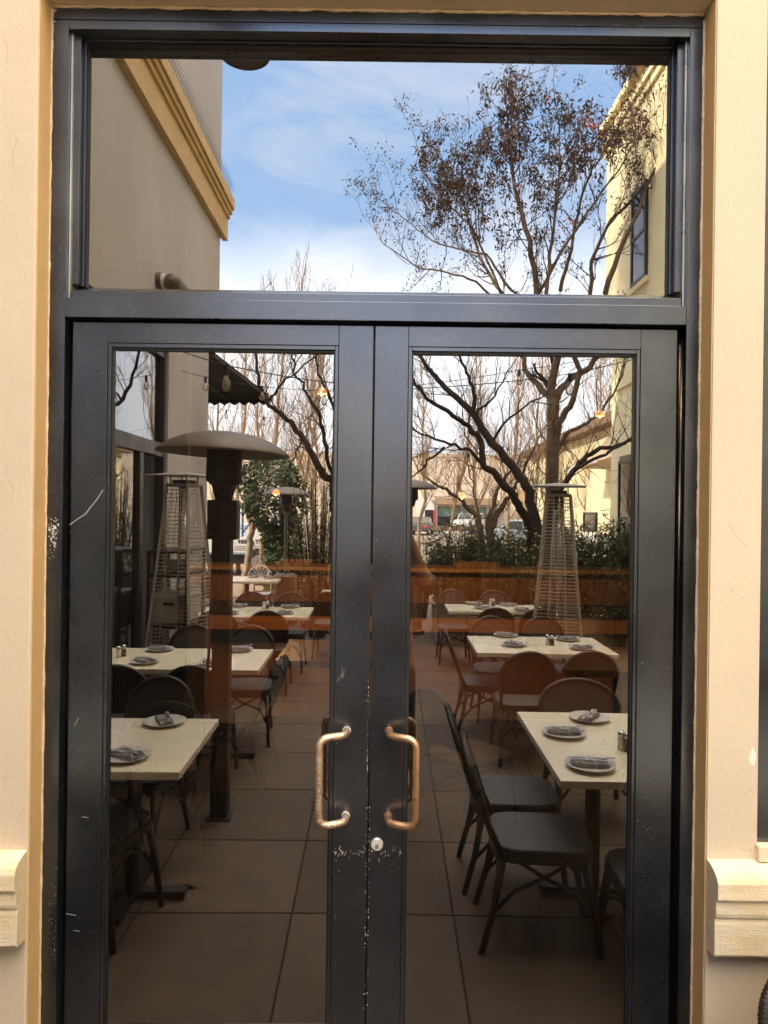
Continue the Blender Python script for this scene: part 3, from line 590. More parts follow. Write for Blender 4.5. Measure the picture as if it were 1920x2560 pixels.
# lower wing further back
bL = thing('yellow_wing', 'low sunlit yellow wing with a brown roof beyond the tall yellow building', 'building', (5.8, -20, 0))
MB().box(5.8, 6.1, -27, BE - 0.302, 0, 4.2).build('wall', YELL, bL)
MB().box(5.4, 15, -27.3, BE - 0.302, 4.2, 4.45).build('roof', ROOFT, bL)
MB().box(5.8, 15, -27.3, -27.001, 0, 4.2).build('wall', YELL, bL)
win_part(bL, 5.735, -18.8, -17.5, 0.95, 1.95, fm=DARKM); win_part(bL, 5.735, -22.8, -21.5, 0.95, 2.0, fm=DARKM)
MB().box(5.77, 5.798, -27, BE - 0.303, 0.0, 0.45).build('brick_base', BRICK, bL)
ca = thing('curved_awning', 'tan curved canvas awning on the low yellow wing', 'awning', (5.8, -15, 3.1))
m = MB(); prof2 = [(5.78 - 1.2 * math.sin(t * PI / 16), 3.1 + 0.85 * (1 - math.cos(t * PI / 16)) ) for t in range(0, 9)]
prof2 = [(5.78 - 1.15 + 1.15 * (t / 8) , 3.1 + 0.85 * (t / 8) ** 1.7) for t in range(9)]
m.prism(prof2 + [(5.78, 3.1)], 'y', -16.6, -13.6); m.build('canvas', mat('tan_canvas', (0.42, 0.32, 0.22), 0.9), ca)
MB().tube([(4.63, -16.6, 3.08), (4.63, -13.6, 3.08)], 0.03, 8).build('front_rail', WHITEP, ca)

# ------------------------------------------------------------------ far street: white wall building, porch, cars, truck
bF = thing('long_white_building', 'long low pale building across the street with a flat parapet', 'building', (0, -95, 0))
MB().box(-130, 60, -120, -95, 0, 9.6).build('wall', FARW, bF); MB().box(-130.2, 60.2, -120.2, -94.8, 9.61, 10.0).build('parapet', FARW, bF)
for x in (-13.5, -20, 30): MB().box(x, x + 2.4, -94.98, -94.9, 5.6, 7.8).build('window', CARGL, bF)
MB().box(17.5, 23.0, -94.98, -94.85, 0.01, 5.2).build('door', mat('tan_door', (0.55, 0.38, 0.20), 0.7), bF)
bP = thing('white_gabled_porch', 'small white gabled porch on the long pale building', 'porch', (4.6, -93, 0))
MB().prism([(3.5, 0), (3.5, 3.3), (4.75, 4.2), (5.75, 2.7), (5.75, 0)], 'y', -94.7, -91).build('gable', WHITEP, bP)
MB().box(4.5, 5.6, -90.998, -90.9, 0.01, 2.2).build('doorway', DARKM, bP)
MB().box(5.62, 5.9, -90.9, -90.6, 0.4, 2.2).build('red_post', PINKP, bP)
bQ = thing('glazed_lean_to', 'brown roofed lean to with a band of green grey windows', 'shed', (9, -92, 0))
MB().prism([(-90.5, 3.0), (-94.7, 3.9), (-94.7, 3.7), (-90.5, 2.85)], 'x', 6.0, 14.6).build('roof', ROOFT, bQ)
MB().box(6.1, 12.8, -91.7, -91.5, 1.4, 2.7).build('window_band', mat('green_grey_glass', (0.16, 0.24, 0.19), 0.3), bQ)
MB().box(6.1, 12.8, -91.72, -91.52, 0, 1.39).build('lower_wall', DARKM, bQ)
m = MB()
for x in (6.0, 9.3, 12.7): m.box(x, x + 0.14, -91.4, -91.2, 0, 2.86)
each(m, 8, 'post', WHITEP, bQ)
tag(MB().box(2, 16, -62.5, -62, -0.002, 0.16).build('kerb', WHITEP), kind='structure')
tag(MB().box(2, 20, -72.6, -71.6, -0.002, 0.5).build('pavement', ROOFT), kind='structure')

def wheel(mb, x, y, r=0.33, w_=0.2): mb.tube([(x, y - w_ / 2, r), (x, y + w_ / 2, r)], r, 20)
def car(label, paint, loc, rotz, L_=4.5, W_=1.8, H_=1.45, hood=0.95, suv=False):
    d = thing('parked_car', label, 'car', (0, 0, 0))
    hl = L_ / 2
    body = [(-hl, 0.30), (-hl, 0.72), (-hl + 0.15, hood * 0.88), (-hl + 1.15, hood), (hl - (0.2 if suv else 0.7), hood + 0.02), (hl - 0.05, 0.85), (hl, 0.5), (hl, 0.30),
            (hl - 0.55, 0.28), (hl - 0.62, 0.55), (hl - 0.85, 0.68), (hl - 1.08, 0.55), (hl - 1.15, 0.26), (-hl + 1.25, 0.26), (-hl + 1.18, 0.55), (-hl + 0.95, 0.68), (-hl + 0.72, 0.55), (-hl + 0.65, 0.28)]
    MB().prism(body, 'y', -W_ / 2, W_ / 2).build('body', paint, d, bevel=0.05)
    c0, c1 = -hl + 1.15, hl - (0.12 if suv else 0.55)
    cabp = [(c0, hood), (c0 + 0.75, H_), (c1 - (0.25 if suv else 0.95), H_ + 0.01), (c1, hood + 0.02)]
    MB().prism(cabp, 'y', -W_ / 2 + 0.10, W_ / 2 - 0.10).build('cabin', paint, d, bevel=0.06)
    g = MB(); sh = [(c0 + 0.16, hood + 0.03), (c0 + 0.80, H_ - 0.08), ((c0 + c1) / 2 - 0.04, H_ - 0.08), ((c0 + c1) / 2 - 0.04, hood + 0.03)]
    sh2 = [((c0 + c1) / 2 + 0.04, hood + 0.03), ((c0 + c1) / 2 + 0.04, H_ - 0.08), (c1 - (0.32 if suv else 0.98), H_ - 0.08), (c1 - 0.18, hood + 0.05)]
    for s in (-1, 1):
        for q in (sh, sh2): g.prism(q, 'y', s * (W_ / 2 - 0.105), s * (W_ / 2 - 0.092))
    each(g, 8, 'side_window', CARGL, d)
    g = MB(); n = Vector((-0.5, 0, 0.75)); y = W_ / 2 - 0.2
    g.add([(c0 + 0.05, -y, hood + 0.05), (c0 + 0.05, y, hood + 0.05), (c0 + 0.69, y - .05, H_ - 0.02), (c0 + 0.69, -y + .05, H_ - 0.02)], [(0, 1, 2, 3)])
    for v_ in range(4): g.v[v_] = (g.v[v_][0] - 0.02, g.v[v_][1], g.v[v_][2] + 0.012)
    g.build('windscreen', CARGL, d, fixn=False)
    for x in (-hl + 0.95, hl - 0.85):
        for s in (-1, 1):
            m = MB(); wheel(m, x, s * (W_ / 2 - 0.1)); wo_ = m.build('wheel', RUBB, d)
            MB().tube([(x, s * (W_ / 2 - 0.0), 0.33), (x, s * (W_ / 2 + 0.012), 0.33)], 0.2, 16).build('rim', STEEL, wo_, off=wo_['_o'])
    for s in (-1, 1):
        MB().box(-hl - 0.015, -hl + 0.1, s * 0.62 - 0.18, s * 0.62 + 0.18, 0.62, 0.74).build('headlight', CERAM, d)
        MB().box(hl - 0.1, hl + 0.01, s * 0.65 - 0.15, s * 0.65 + 0.15, 0.62, 0.78).build('tail_light', PINKP, d)
    MB().box(-hl - 0.02, -hl + 0.05, -0.45, 0.45, 0.42, 0.60).build('grille', DARKM, d)
    d.location = loc; d.rotation_euler = (0, 0, rotz); return d
car('white pickup-like car parked nose on before the pale building', WHITEP, (8.9, -78.0, 0), R_(-62), 5.4, 2.0, 1.85, 1.15, True)
car('silver blue hatchback parked broadside behind the bushes', SILV, (7.6, -40.0, 0), R_(8), 4.7, 1.8, 1.50)
car('white car parked beside the yellow wing', WHITEP, (5.0, -17.2, 0), R_(95), 4.3, 1.7, 1.40)
car('dark car parked left of the white gabled porch', DKCAR, (2.6, -58.0, 0), R_(100), 4.4, 1.8, 1.5)

def text(s, size, loc, mt, par, outline=False, ext=0.004, name='lettering'):
    cu = bpy.data.curves.new(name, 'FONT'); cu.body = s; cu.size = size; cu.extrude = ext; cu.space_character = 1.15; cu.offset = 0.006
    o = bpy.data.objects.new(name, cu); C.objects.link(o); dg = bpy.context.evaluated_depsgraph_get()
    me = bpy.data.meshes.new_from_object(o.evaluated_get(dg)); bpy.data.objects.remove(o); me.materials.clear(); me.materials.append(mt)
    t = bpy.data.objects.new(name, me); C.objects.link(t); t.parent = par; t.location = Vector(loc) - Vector(par.location); t.rotation_euler = (R_(90), 0, R_(180)); return t
TY = -17.8
tr = thing('work_truck', 'white flatbed work truck with blue ladder racks and lettering', 'truck', (-4.5, TY, 0))
MB().box(-7.6, -2.3, TY - 1.9, TY, 0.62, 1.12).build('side_panel', WHITEP, tr, bevel=0.03)
MB().box(-7.5, -2.4, TY - 1.8, TY - 0.1, 0.35, 0.619).build('chassis', DARKM, tr)
m = MB()
m.prism([(-7.6, 1.121), (-7.6, 1.95), (-6.4, 2.0), (-5.6, 1.121)], 'y', TY - 1.8, TY - 0.1); m.build('cab', WHITEP, tr, bevel=0.04)
m = MB(); m.prism([(-7.3, 1.2), (-7.3, 1.8), (-6.5, 1.85), (-5.95, 1.2)], 'y', TY - 0.099, TY - 0.085); m.build('cab_window', CARGL, tr)
m = MB(); m.tube([(-5.3, TY - 0.4, 1.42), (-2.6, TY - 0.4, 1.42)], 0.08, 12); m.tube([(-5.3, TY - 0.62, 1.42), (-2.6, TY - 0.62, 1.42)], 0.08, 12); m.box(-5.3, -2.6, TY - 0.3, TY - 0.08, 1.15, 1.32); m.build('white_pipes', WHITEP, tr)
m = MB()
for x in (-5.4, -4.55, -3.7, -2.8):
    m.beam((x, TY - 0.1, 1.12), (x, TY - 0.1, 2.05), 0.05, 0.05); m.beam((x, TY - 0.1, 1.2), (x + 0.35, TY - 0.1, 1.75), 0.04, 0.04)
m.beam((-7.2, TY - 0.1, 2.05), (-2.6, TY - 0.1, 2.05), 0.05, 0.06); m.beam((-5.4, TY - 0.1, 1.80), (-2.7, TY - 0.1, 1.80), 0.04, 0.04); m.build('blue_rack', BLUEP, tr)
text('707 10889', 0.155, (-3.05, TY + 0.001, 0.93), DARKM, tr); text('SO', 0.235, (-3.95, TY + 0.001, 0.70), CYANP, tr)
m = MB()
for z in (0.84, 0.79, 0.74): m.box(-3.9, -2.4, TY + 0.001, TY + 0.006, z, z + 0.018)
m.build('stripes', ROOFT, tr)
MB().box(-5.4, -3.3, TY + 0.001, TY + 0.006, 0.655, 0.675).build('cyan_stripe', CYANP, tr)
for x in (-3.2, -6.6):
    m = MB(); m.tube([(x, TY - 0.25, 0.4), (x, TY + 0.03, 0.4)], 0.40, 22); q = m.build('wheel', RUBB, tr); MB().tube([(x, TY + 0.03, 0.4), (x, TY + 0.045, 0.4)], 0.22, 16).build('rim', STEEL, q, off=q['_o'])

#@@PART4
# ------------------------------------------------------------------ patio furniture
def make_table(label, x0, x1, y0, y1, grp='cream topped bistro tables on the patio', mt=TOPM, h=0.75, th=0.035):
    cx, cy = (x0 + x1) / 2, (y0 + y1) / 2
    t = thing('bistro_table', label, 'table', (cx, cy, 0), grp)
    MB().box(x0, x1, y0, y1, h - th, h).build('tabletop', mt, t, bevel=0.003)
    bases = (cx,) if x1 - x0 < 1.25 else (cx - 0.35, cx + 0.35)
    for bx in bases:
        MB().tube([(bx, cy, 0.03), (bx, cy, h - th)], 0.038, 12).build('pedestal', DARKM, t)
        MB().box(bx - 0.20, bx + 0.20, cy - 0.02, cy + 0.02, h - th - 0.02, h - th - 0.001).build('top_bracket', DARKM, t)
        m = MB(); m.box(bx - 0.26, bx + 0.26, cy - 0.03, cy + 0.03, 0.012, 0.04); m.box(bx - 0.03, bx + 0.03, cy - 0.26, cy + 0.26, 0.011, 0.041)
        m.build('cross_foot', DARKM, t)
    return t
T = {}
def tb(k, lb, x0, x1, y0, y1):
    (x0, y0), (x1, y1) = S(x0, y0), S(x1, y1); T[k] = make_table(lb, x0, x1, y0, y1)
tb('T1', 'nearest right hand cream table, beside two side-on chairs', 0.71, 1.90, -1.53, -0.56)
tb('T2', 'second cream table from the door on the right side', 0.69, 1.76, -3.83, -3.10)
tb('T3', 'third cream table from the door on the right side', 0.66, 1.74, -5.95, -5.35)
tb('T4', 'nearest left hand cream table, with one plate near its far edge', -2.05, -0.79, -1.33, -0.60)
tb('T5', 'second cream table from the door on the left side', -2.05, -0.765, -3.13, -2.42)
tb('T6', 'third cream table from the door on the left side', -1.80, -0.65, -5.50, -4.76)
tb('T7', 'far left cream table before the ivy covered post', -2.45, -1.42, -9.05, -8.25)
tb('T8', 'far cream table standing right of the ivy post table', -1.05, -0.25, -9.1, -8.4)
tb('T9', 'cream table in the centre, farther than the third rows', -0.68, 0.22, -7.25, -6.6)

def make_chair():
    t = thing('bistro_chair', 'dark woven bistro chair', 'chair', (0, 0, 0))
    n = 28
    seat = [(0.205 * (abs(math.cos(a)) ** 0.45) * (1 if math.cos(a) >= 0 else -1), 0.205 * (abs(math.sin(a)) ** 0.45) * (1 if math.sin(a) >= 0 else -1)) for a in [2 * PI * i / n for i in range(n)]]
    MB().prism(seat, 'z', 0.435, 0.463).build('seat', SEATM, t, bevel=0.01)
    MB().prism([(a * 1.02, b * 1.02) for a, b in seat], 'z', 0.400, 0.436).build('seat_frame', RATT, t)
    def by(z): return -0.195 - (z - 0.45) * 0.30
    hoop = [Vector((-0.185, -0.17, 0.42)), Vector((-0.195, by(0.55), 0.55)), Vector((-0.205, by(0.66), 0.66))]
    hoop += [Vector((0.208 * math.cos(a), by(0.70 + 0.19 * math.sin(a)), 0.70 + 0.19 * math.sin(a))) for a in [PI - PI * i / 18 for i in range(19)]]
    hoop += [Vector((0.205, by(0.66), 0.66)), Vector((0.195, by(0.55), 0.55)), Vector((0.185, -0.17, 0.42))]
    MB().tube(hoop, 0.0135, 8).build('back_hoop', RATT, t, smooth=True)
    m = MB()
    for k, hh in enumerate(hoop[1:-1]):
        pass
    inner = [Vector((h.x * 0.95, h.y, h.z - 0.008 if h.z > 0.7 else h.z)) for h in hoop[1:-1]]
    bow = [Vector((h.x, h.y + 0.0 - 0.012, h.z)) for h in inner]
    m.add([h + Vector((0, 0.004, 0)) for h in inner] + [h - Vector((0, 0.004, 0)) for h in inner], [tuple(range(len(inner))), tuple(range(len(inner), 2 * len(inner)))[::-1]])
    m.build('woven_back', WEAVE, t, fixn=False)
    # small wraps on the hoop
    m = MB()
    for h, g in zip(hoop[2:-2], hoop[3:-1]):
        for q in (0.2, 0.5, 0.8):
            c = h.lerp(g, q); d = (g - h).normalized() * 0.0028; m.tube([c - d, c + d], 0.0152, 8)
    m.build('hoop_binding', RATT, t)
    for s in (-1, 1):
        MB().tube([(s * 0.17, 0.17, 0.41), (s * 0.185, 0.20, 0.2), (s * 0.195, 0.225, 0)], [0.017, 0.0155, 0.014], 8).build('leg', RATT, t, smooth=True)
        MB().tube([(s * 0.175, -0.165, 0.42), (s * 0.185, -0.20, 0.2), (s * 0.20, -0.25, 0)], [0.017, 0.0155, 0.014], 8).build('leg', RATT, t, smooth=True)
    m = MB()
    for s in (-1, 1):
        m.tube([(s * 0.188, -0.205, 0.17), (s * 0.18, -0.12, 0.27), (s * 0.175, 0.0, 0.33), (s * 0.165, 0.10, 0.39)], 0.009, 6); m.tube([(s * 0.188, 0.205, 0.17), (s * 0.18, 0.12, 0.27), (s * 0.175, 0.0, 0.33), (s * 0.165, -0.10, 0.39)], 0.009, 6)
        m.tube([(-0.188, s * 0.20, 0.17), (-0.12, s * 0.18, 0.29), (0.0, s * 0.17, 0.34), (0.10, s * 0.16, 0.39)], 0.009, 6); m.tube([(0.188, s * 0.20, 0.17), (0.12, s * 0.18, 0.29), (0.0, s * 0.17, 0.34), (-0.10, s * 0.16, 0.39)], 0.009, 6)
    m.build('bentwood_brace', RATT, t, smooth=True)
    return t
CH = make_chair(); used = [False]
def place_chair(x, y, rz, label, group='dark woven bistro chairs on the patio'):
    x, y = S(x, y)
    if not used[0]:
        used[0] = True; CH.scale = (1.18, 1.06, 0.975); CH.location = (x, y, 0); CH.rotation_euler = (0, 0, rz); CH['label'] = label; CH['group'] = group; return CH
    return dup(CH, (x, y, 0), rz, label, group)
W_ = R_(-90)   # facing +x
c_ = place_chair(0.665, -0.745, W_ + 0.05, 'dark woven chair side-on at the nearest right table, closer to the door'); c_.scale = (0.96, 1.06, 0.975)
c_ = place_chair(0.635, -1.185, W_ + 0.02, 'dark woven chair side-on at the nearest right table, farther from the door'); c_.scale = (0.96, 1.06, 0.975)
CH_LOW = place_chair(1.13, -0.49, PI, 'low ribbed rattan chair at the right edge below the cream moulding'); CH_LOW.scale = (1.18, 1.08, 0.88)
place_chair(1.20, -1.90, 0.05, 'low round backed rattan chair behind the nearest right table').scale = (1.22, 1.08, 0.86)
place_chair(0.98, -2.89, PI, 'left round backed chair on the near side of the second right table')
place_chair(1.43, -2.94, PI + 0.04, 'right round backed chair on the near side of the second right table')
place_chair(0.80, -3.42, W_, 'chair pushed under the left end of the second right table')
place_chair(0.95, -3.90, 0, 'left chair on the far side of the second right table')
place_chair(1.42, -3.90, 0, 'right chair on the far side of the second right table')
place_chair(1.10, -5.12, PI + 0.05, 'left chair on the near side of the third right table')
place_chair(1.52, -5.12, PI, 'right chair on the near side of the third right table')
place_chair(0.78, -6.10, 0, 'left chair on the far side of the third right table')
place_chair(1.27, -6.10, 0.1, 'right chair on the far side of the third right table')
place_chair(-1.20, -0.78, R_(-75), 'chair side-on at the near left corner, partly cut by the left stile')
place_chair(-1.22, -1.42, 0.1, 'chair tucked behind the nearest left table')
place_chair(-1.55, -2.33, PI, 'left chair on the near side of the second left table')
place_chair(-1.10, -2.33, PI, 'right chair on the near side of the second left table')
place_chair(-0.97, -3.20, -0.1, 'right chair on the far side of the second left table')
place_chair(-1.46, -3.20, 0.0, 'left chair on the far side of the second left table')
place_chair(-1.00, -4.70, PI, 'right chair on the near side of the third left table')
place_chair(-1.47, -4.70, PI, 'left chair on the near side of the third left table')
place_chair(-0.94, -5.60, 0, 'right chair on the far side of the third left table')
place_chair(-1.40, -5.60, 0, 'left chair on the far side of the third left table')
place_chair(-1.30, -8.60, R_(90), 'chair right of the far left table')
place_chair(-2.30, -8.00, PI + 0.1, 'left chair on the near side of the far left table')
place_chair(-1.80, -9.35, 0, 'chair on the far side of the far left table')
place_chair(-0.80, -8.15, PI + 0.1, 'chair before the far table right of the ivy post')
place_chair(-0.52, -6.30, PI + 0.05, 'left chair at the centre far table')
place_chair(0.05, -6.30, PI, 'right chair at the centre far table')

# place settings
def make_setting():
    pl = thing('plate', 'white plate', 'plate', (0, 0, 0))
    MB().lathe([(0, 0.004), (0.055, 0.004), (0.075, 0.007), (0.108, 0.018), (0.110, 0.0205), (0.107, 0.021), (0.074, 0.0105), (0.055, 0.008), (0, 0.008)], n=32).build('plate_dish', CERAM, pl, smooth=True)
    MB().lathe([(0.058, 0.0), (0.058, 0.005), (0.05, 0.005)], n=28).build('foot_ring', CERAM, pl)
    nk = MB(); vs = []; fs = []
    for z, s in ((0.010, 1), (0.026, 0.93)):
        for i in range(9):
            for k in range(5): vs.append((-0.085 * s + 0.17 * s * i / 8, -0.035 * s + 0.07 * s * k / 4, z + (0.004 * math.sin(i * 1.3) + 0.004 * math.cos(k * 2.0) if z > 0.02 else 0)))
    for b in (0, 45):
        for i in range(8):
            for k in range(4): a = b + i * 5 + k; fs.append((a, a + 1, a + 6, a + 5))
    for i in range(8): fs += [(i * 5, i * 5 + 5, 45 + i * 5 + 5, 45 + i * 5), (i * 5 + 4, i * 5 + 9, 45 + i * 5 + 9, 45 + i * 5 + 4)]
    for k in range(4): fs += [(k, k + 1, 46 + k, 45 + k), (40 + k, 41 + k, 86 + k, 85 + k)]
    nk.add(vs, fs); n_ = tag(nk.build('folded_napkin', NAPK, smooth=True), 'napkin', 'napkin')
    k = MB(); k.add([(-0.10, -0.008, 0.034), (0.02, -0.005, 0.034), (0.11, -0.003, 0.033), (0.115, 0.004, 0.033), (0.09, 0.010, 0.034), (0.02, 0.005, 0.034), (-0.10, 0.008, 0.034),
                     (-0.10, -0.008, 0.037), (0.02, -0.005, 0.037), (0.11, -0.003, 0.035), (0.115, 0.004, 0.035), (0.09, 0.010, 0.036), (0.02, 0.005, 0.037), (-0.10, 0.008, 0.037)],
                    [(0, 1, 2, 3, 4, 5, 6), (13, 12, 11, 10, 9, 8, 7)] + [(i, (i + 1) % 7, (i + 1) % 7 + 7, i + 7) for i in range(7)])
    kn = tag(k.build('table_knife', STEEL), 'knife', 'knife')
    f = MB(); f.beam((-0.10, -0.018, 0.036), (0.05, -0.022, 0.037), 0.008, 0.003); f.beam((0.05, -0.022, 0.037), (0.068, -0.0225, 0.036), 0.022, 0.003)
    for s in (-0.0085, -0.003, 0.003, 0.0085): f.beam((0.068, -0.0225 + s, 0.036), (0.112, -0.0225 + s, 0.041), 0.0028, 0.002)
    fo = tag(f.build('table_fork', STEEL), 'fork', 'fork')
    return pl, n_, kn, fo
SET = make_setting(); sused = [False]
def setting(x, y, rz, where, z=0.75):
    L_ = ('white plate ' + where, 'striped grey napkin folded on the plate ' + where, 'steel knife lying on the napkin ' + where, 'steel fork lying on the napkin ' + where)
    G_ = ('plates set on the patio tables', 'folded napkins on the plates', 'knives on the napkins', 'forks on the napkins')
    for o, l, g in zip(SET, L_, G_):
        if not sused[0]: o.location = (x, y, z); o.rotation_euler = (0, 0, rz); o['label'] = l; o['group'] = g
        else: dup(o, (x, y, z), rz + (random.uniform(-0.5, 0.5) if o is SET[2] or o is SET[3] else 0), l, g)
    sused[0] = True
def on_table(px, py, pane, z=0.762):
    u, v = uv(px, py, VP[pane]); V = (CZ - z) * F / v; return u * V / F, 2.23 - V
def sett_px(px, py, pane, rz, where): x, y = on_table(px, py, pane); setting(x, y, rz, where)
sett_px(1490, 1912, 'R', 0.1, 'nearest the door on the nearest right table')
sett_px(1423, 1832, 'R', 0.05, 'on the left side of the nearest right table')
sett_px(1483, 1794, 'R', 2.2, 'at the far edge of the nearest right table')
sett_px(1271, 1588, 'R', 0.3, 'far left on the second right table')
sett_px(1292, 1611, 'R', 0.9, 'near left on the second right table')
sett_px(1425, 1597, 'R', 0.2, 'far right on the second right table')
sett_px(1462, 1619, 'R', 2.8, 'near right on the second right table')
sett_px(1190, 1508, 'R', 0.0, 'far left on the third right table')
sett_px(1212, 1519, 'R', 0.2, 'near left on the third right table')
sett_px(1276, 1511, 'R', 0.4, 'far right on the third right table')
sett_px(1311, 1524, 'R', 0.2, 'near right on the third right table')
sett_px(395, 1803, 'L', 1.1, 'at the far edge of the nearest left table')
sett_px(297, 1888, 'L', 0.5, 'at the left of the nearest left table')
sett_px(390, 1622, 'L', 0.3, 'far left on the second left table')
sett_px(352, 1653, 'L', 0.6, 'near left on the second left table')
sett_px(587, 1623, 'L', 0.1, 'far right on the second left table')
sett_px(525, 1656, 'L', 0.2, 'near right on the second left table')
sett_px(588, 1513, 'L', 0.1, 'far left on the third left table')
sett_px(718, 1516, 'L', 0.2, 'far right on the third left table')
sett_px(705, 1531, 'L', 0.7, 'near right on the third left table')
sett_px(568, 1531, 'L', 0.2, 'near left on the third left table')
sett_px(630, 1441, 'L', 0.2, 'left on the far left table'); sett_px(667, 1443, 'L', 0.2, 'right on the far left table')
def shaker(kind, px, py, pane, where):
    x, y = on_table(px, py, pane, 0.75); n = kind + '_shaker'
    t = thing(n, '%s shaker with a steel cap %s' % (kind, where), 'shaker', (x, y, 0.75), kind + ' shakers on the patio tables')
    MB().lathe([(0, 0), (0.019, 0), (0.0195, 0.055), (0.017, 0.062), (0, 0.062)], (x, y, 0.7502), 16).build('body', SALT if kind == 'salt' else PEPP, t, smooth=True)
    MB().lathe([(0.0175, 0.0625), (0.0185, 0.064), (0.0185, 0.080), (0.012, 0.088), (0, 0.089)], (x, y, 0.7502), 16).build('cap', STEEL, t, smooth=True)
for p, q, pn, wh in (((287, 1643), (300, 1639), 'L', 'on the second left table'), ((652, 1523), (661, 1522), 'L', 'on the third left table'), ((1376, 1612), (1387, 1614), 'R', 'on the second right table'),
                     ((1566, 1873), (1582, 1878), 'R', 'on the nearest right table'), ((1232, 1514), (1239, 1515), 'R', 'on the third right table'), ((666, 1441), (671, 1441), 'L', 'on the far left table')):
    shaker('salt', *p, pn, wh); shaker('pepper', *q, pn, wh)

# ------------------------------------------------------------------ heaters
def mushroom(label, x, y, top, square=False, tilt=0.0, base=True):
    t = thing('mushroom_heater', label, 'patio heater', (x, y, 0), 'mushroom patio heaters')
    r = 0.40
    prof = [(0, top)] + [(r * math.sin(a), top - 0.155 * (1 - math.cos(a)) / (1 - math.cos(1.25)) * 1.0) for a in [0.14 * i for i in range(1, 9)]]
    s = prof[-1][0] / r; prof = [(a / s, b) for a, b in prof]; e = prof[-1]
    prof += [(e[0] + 0.004, e[1] - 0.012), (e[0] - 0.01, e[1] - 0.014)] + [(a * 0.97, b - 0.014) for a, b in prof[::-1][1:]]
    ref = MB().lathe([(a, b - top) for a, b in prof], (0, 0, 0), 40).build('reflector', HEATM, t, off=(0, 0, 0), smooth=True); ref.location = (0, 0, top); ref.rotation_euler = (0, tilt, 0)
    MB().lathe([(0.0, top - 0.11), (0.105, top - 0.11), (0.11, top - 0.30), (0.075, top - 0.33), (0.05, top - 0.42), (0, top - 0.42)], (x, y, 0), 24).build('burner', DARKM, t)
    m = MB()
    for k in range(3): a = k * 2 * PI / 3 + 0.5; m.tube([(x + 0.09 * math.cos(a), y + 0.09 * math.sin(a), top - 0.13), (x + 0.12 * math.cos(a), y + 0.12 * math.sin(a), top - 0.04)], 0.006, 6)
    m.build('bracket', DARKM, t)
    if square:
        MB().box(x - 0.052, x + 0.052, y - 0.052, y + 0.052, 0.012, top - 0.42).build('post', DARKM, t, bevel=0.004)
        MB().box(x - 0.09, x + 0.09, y - 0.06, y + 0.06, top - 0.66, top - 0.42).build('control_box', DARKM, t, bevel=0.006)
        MB().box(x - 0.075, x + 0.075, y - 0.075, y + 0.075, 0.001, 0.012).build('base_plate', DARKM, t)
        MB().tube([(x - 0.045, y + 0.06, top - 0.55), (x - 0.06, y + 0.09, 1.0), (x - 0.12, y + 0.09, 0.35), (x - 0.20, y + 0.05, 0.30), (x - 0.20, y + 0.04, 0.02)], 0.009, 8).build('gas_pipe', DARKM, t, smooth=True)
    else:
        MB().tube([(x, y, 0.45), (x, y, top - 0.42)], 0.028, 12).build('post', HEATM, t)
        MB().lathe([(0.23, 0.01), (0.23, 0.06), (0.19, 0.08), (0.19, 0.78), (0.16, 0.82), (0, 0.82)], (x, y, 0), 28).build('gas_cabinet', HEATM, t, smooth=False)
    return t
p = RP(552, 1090, 4.12, 'L'); mushroom('large near mushroom heater on a dark square post beside the left tables', -0.94, 2.23 - 4.32, 2.36, True, R_(2.0))
p = RP(711, 1217, 11.9, 'L'); mushroom('small far mushroom heater before the ivy', p.x, p.y, p.z)
p = RP(1033, 1200, 11.0, 'R'); mushroom('mushroom heater right of the centre aisle, partly behind the door stile', p.x, p.y, p.z)

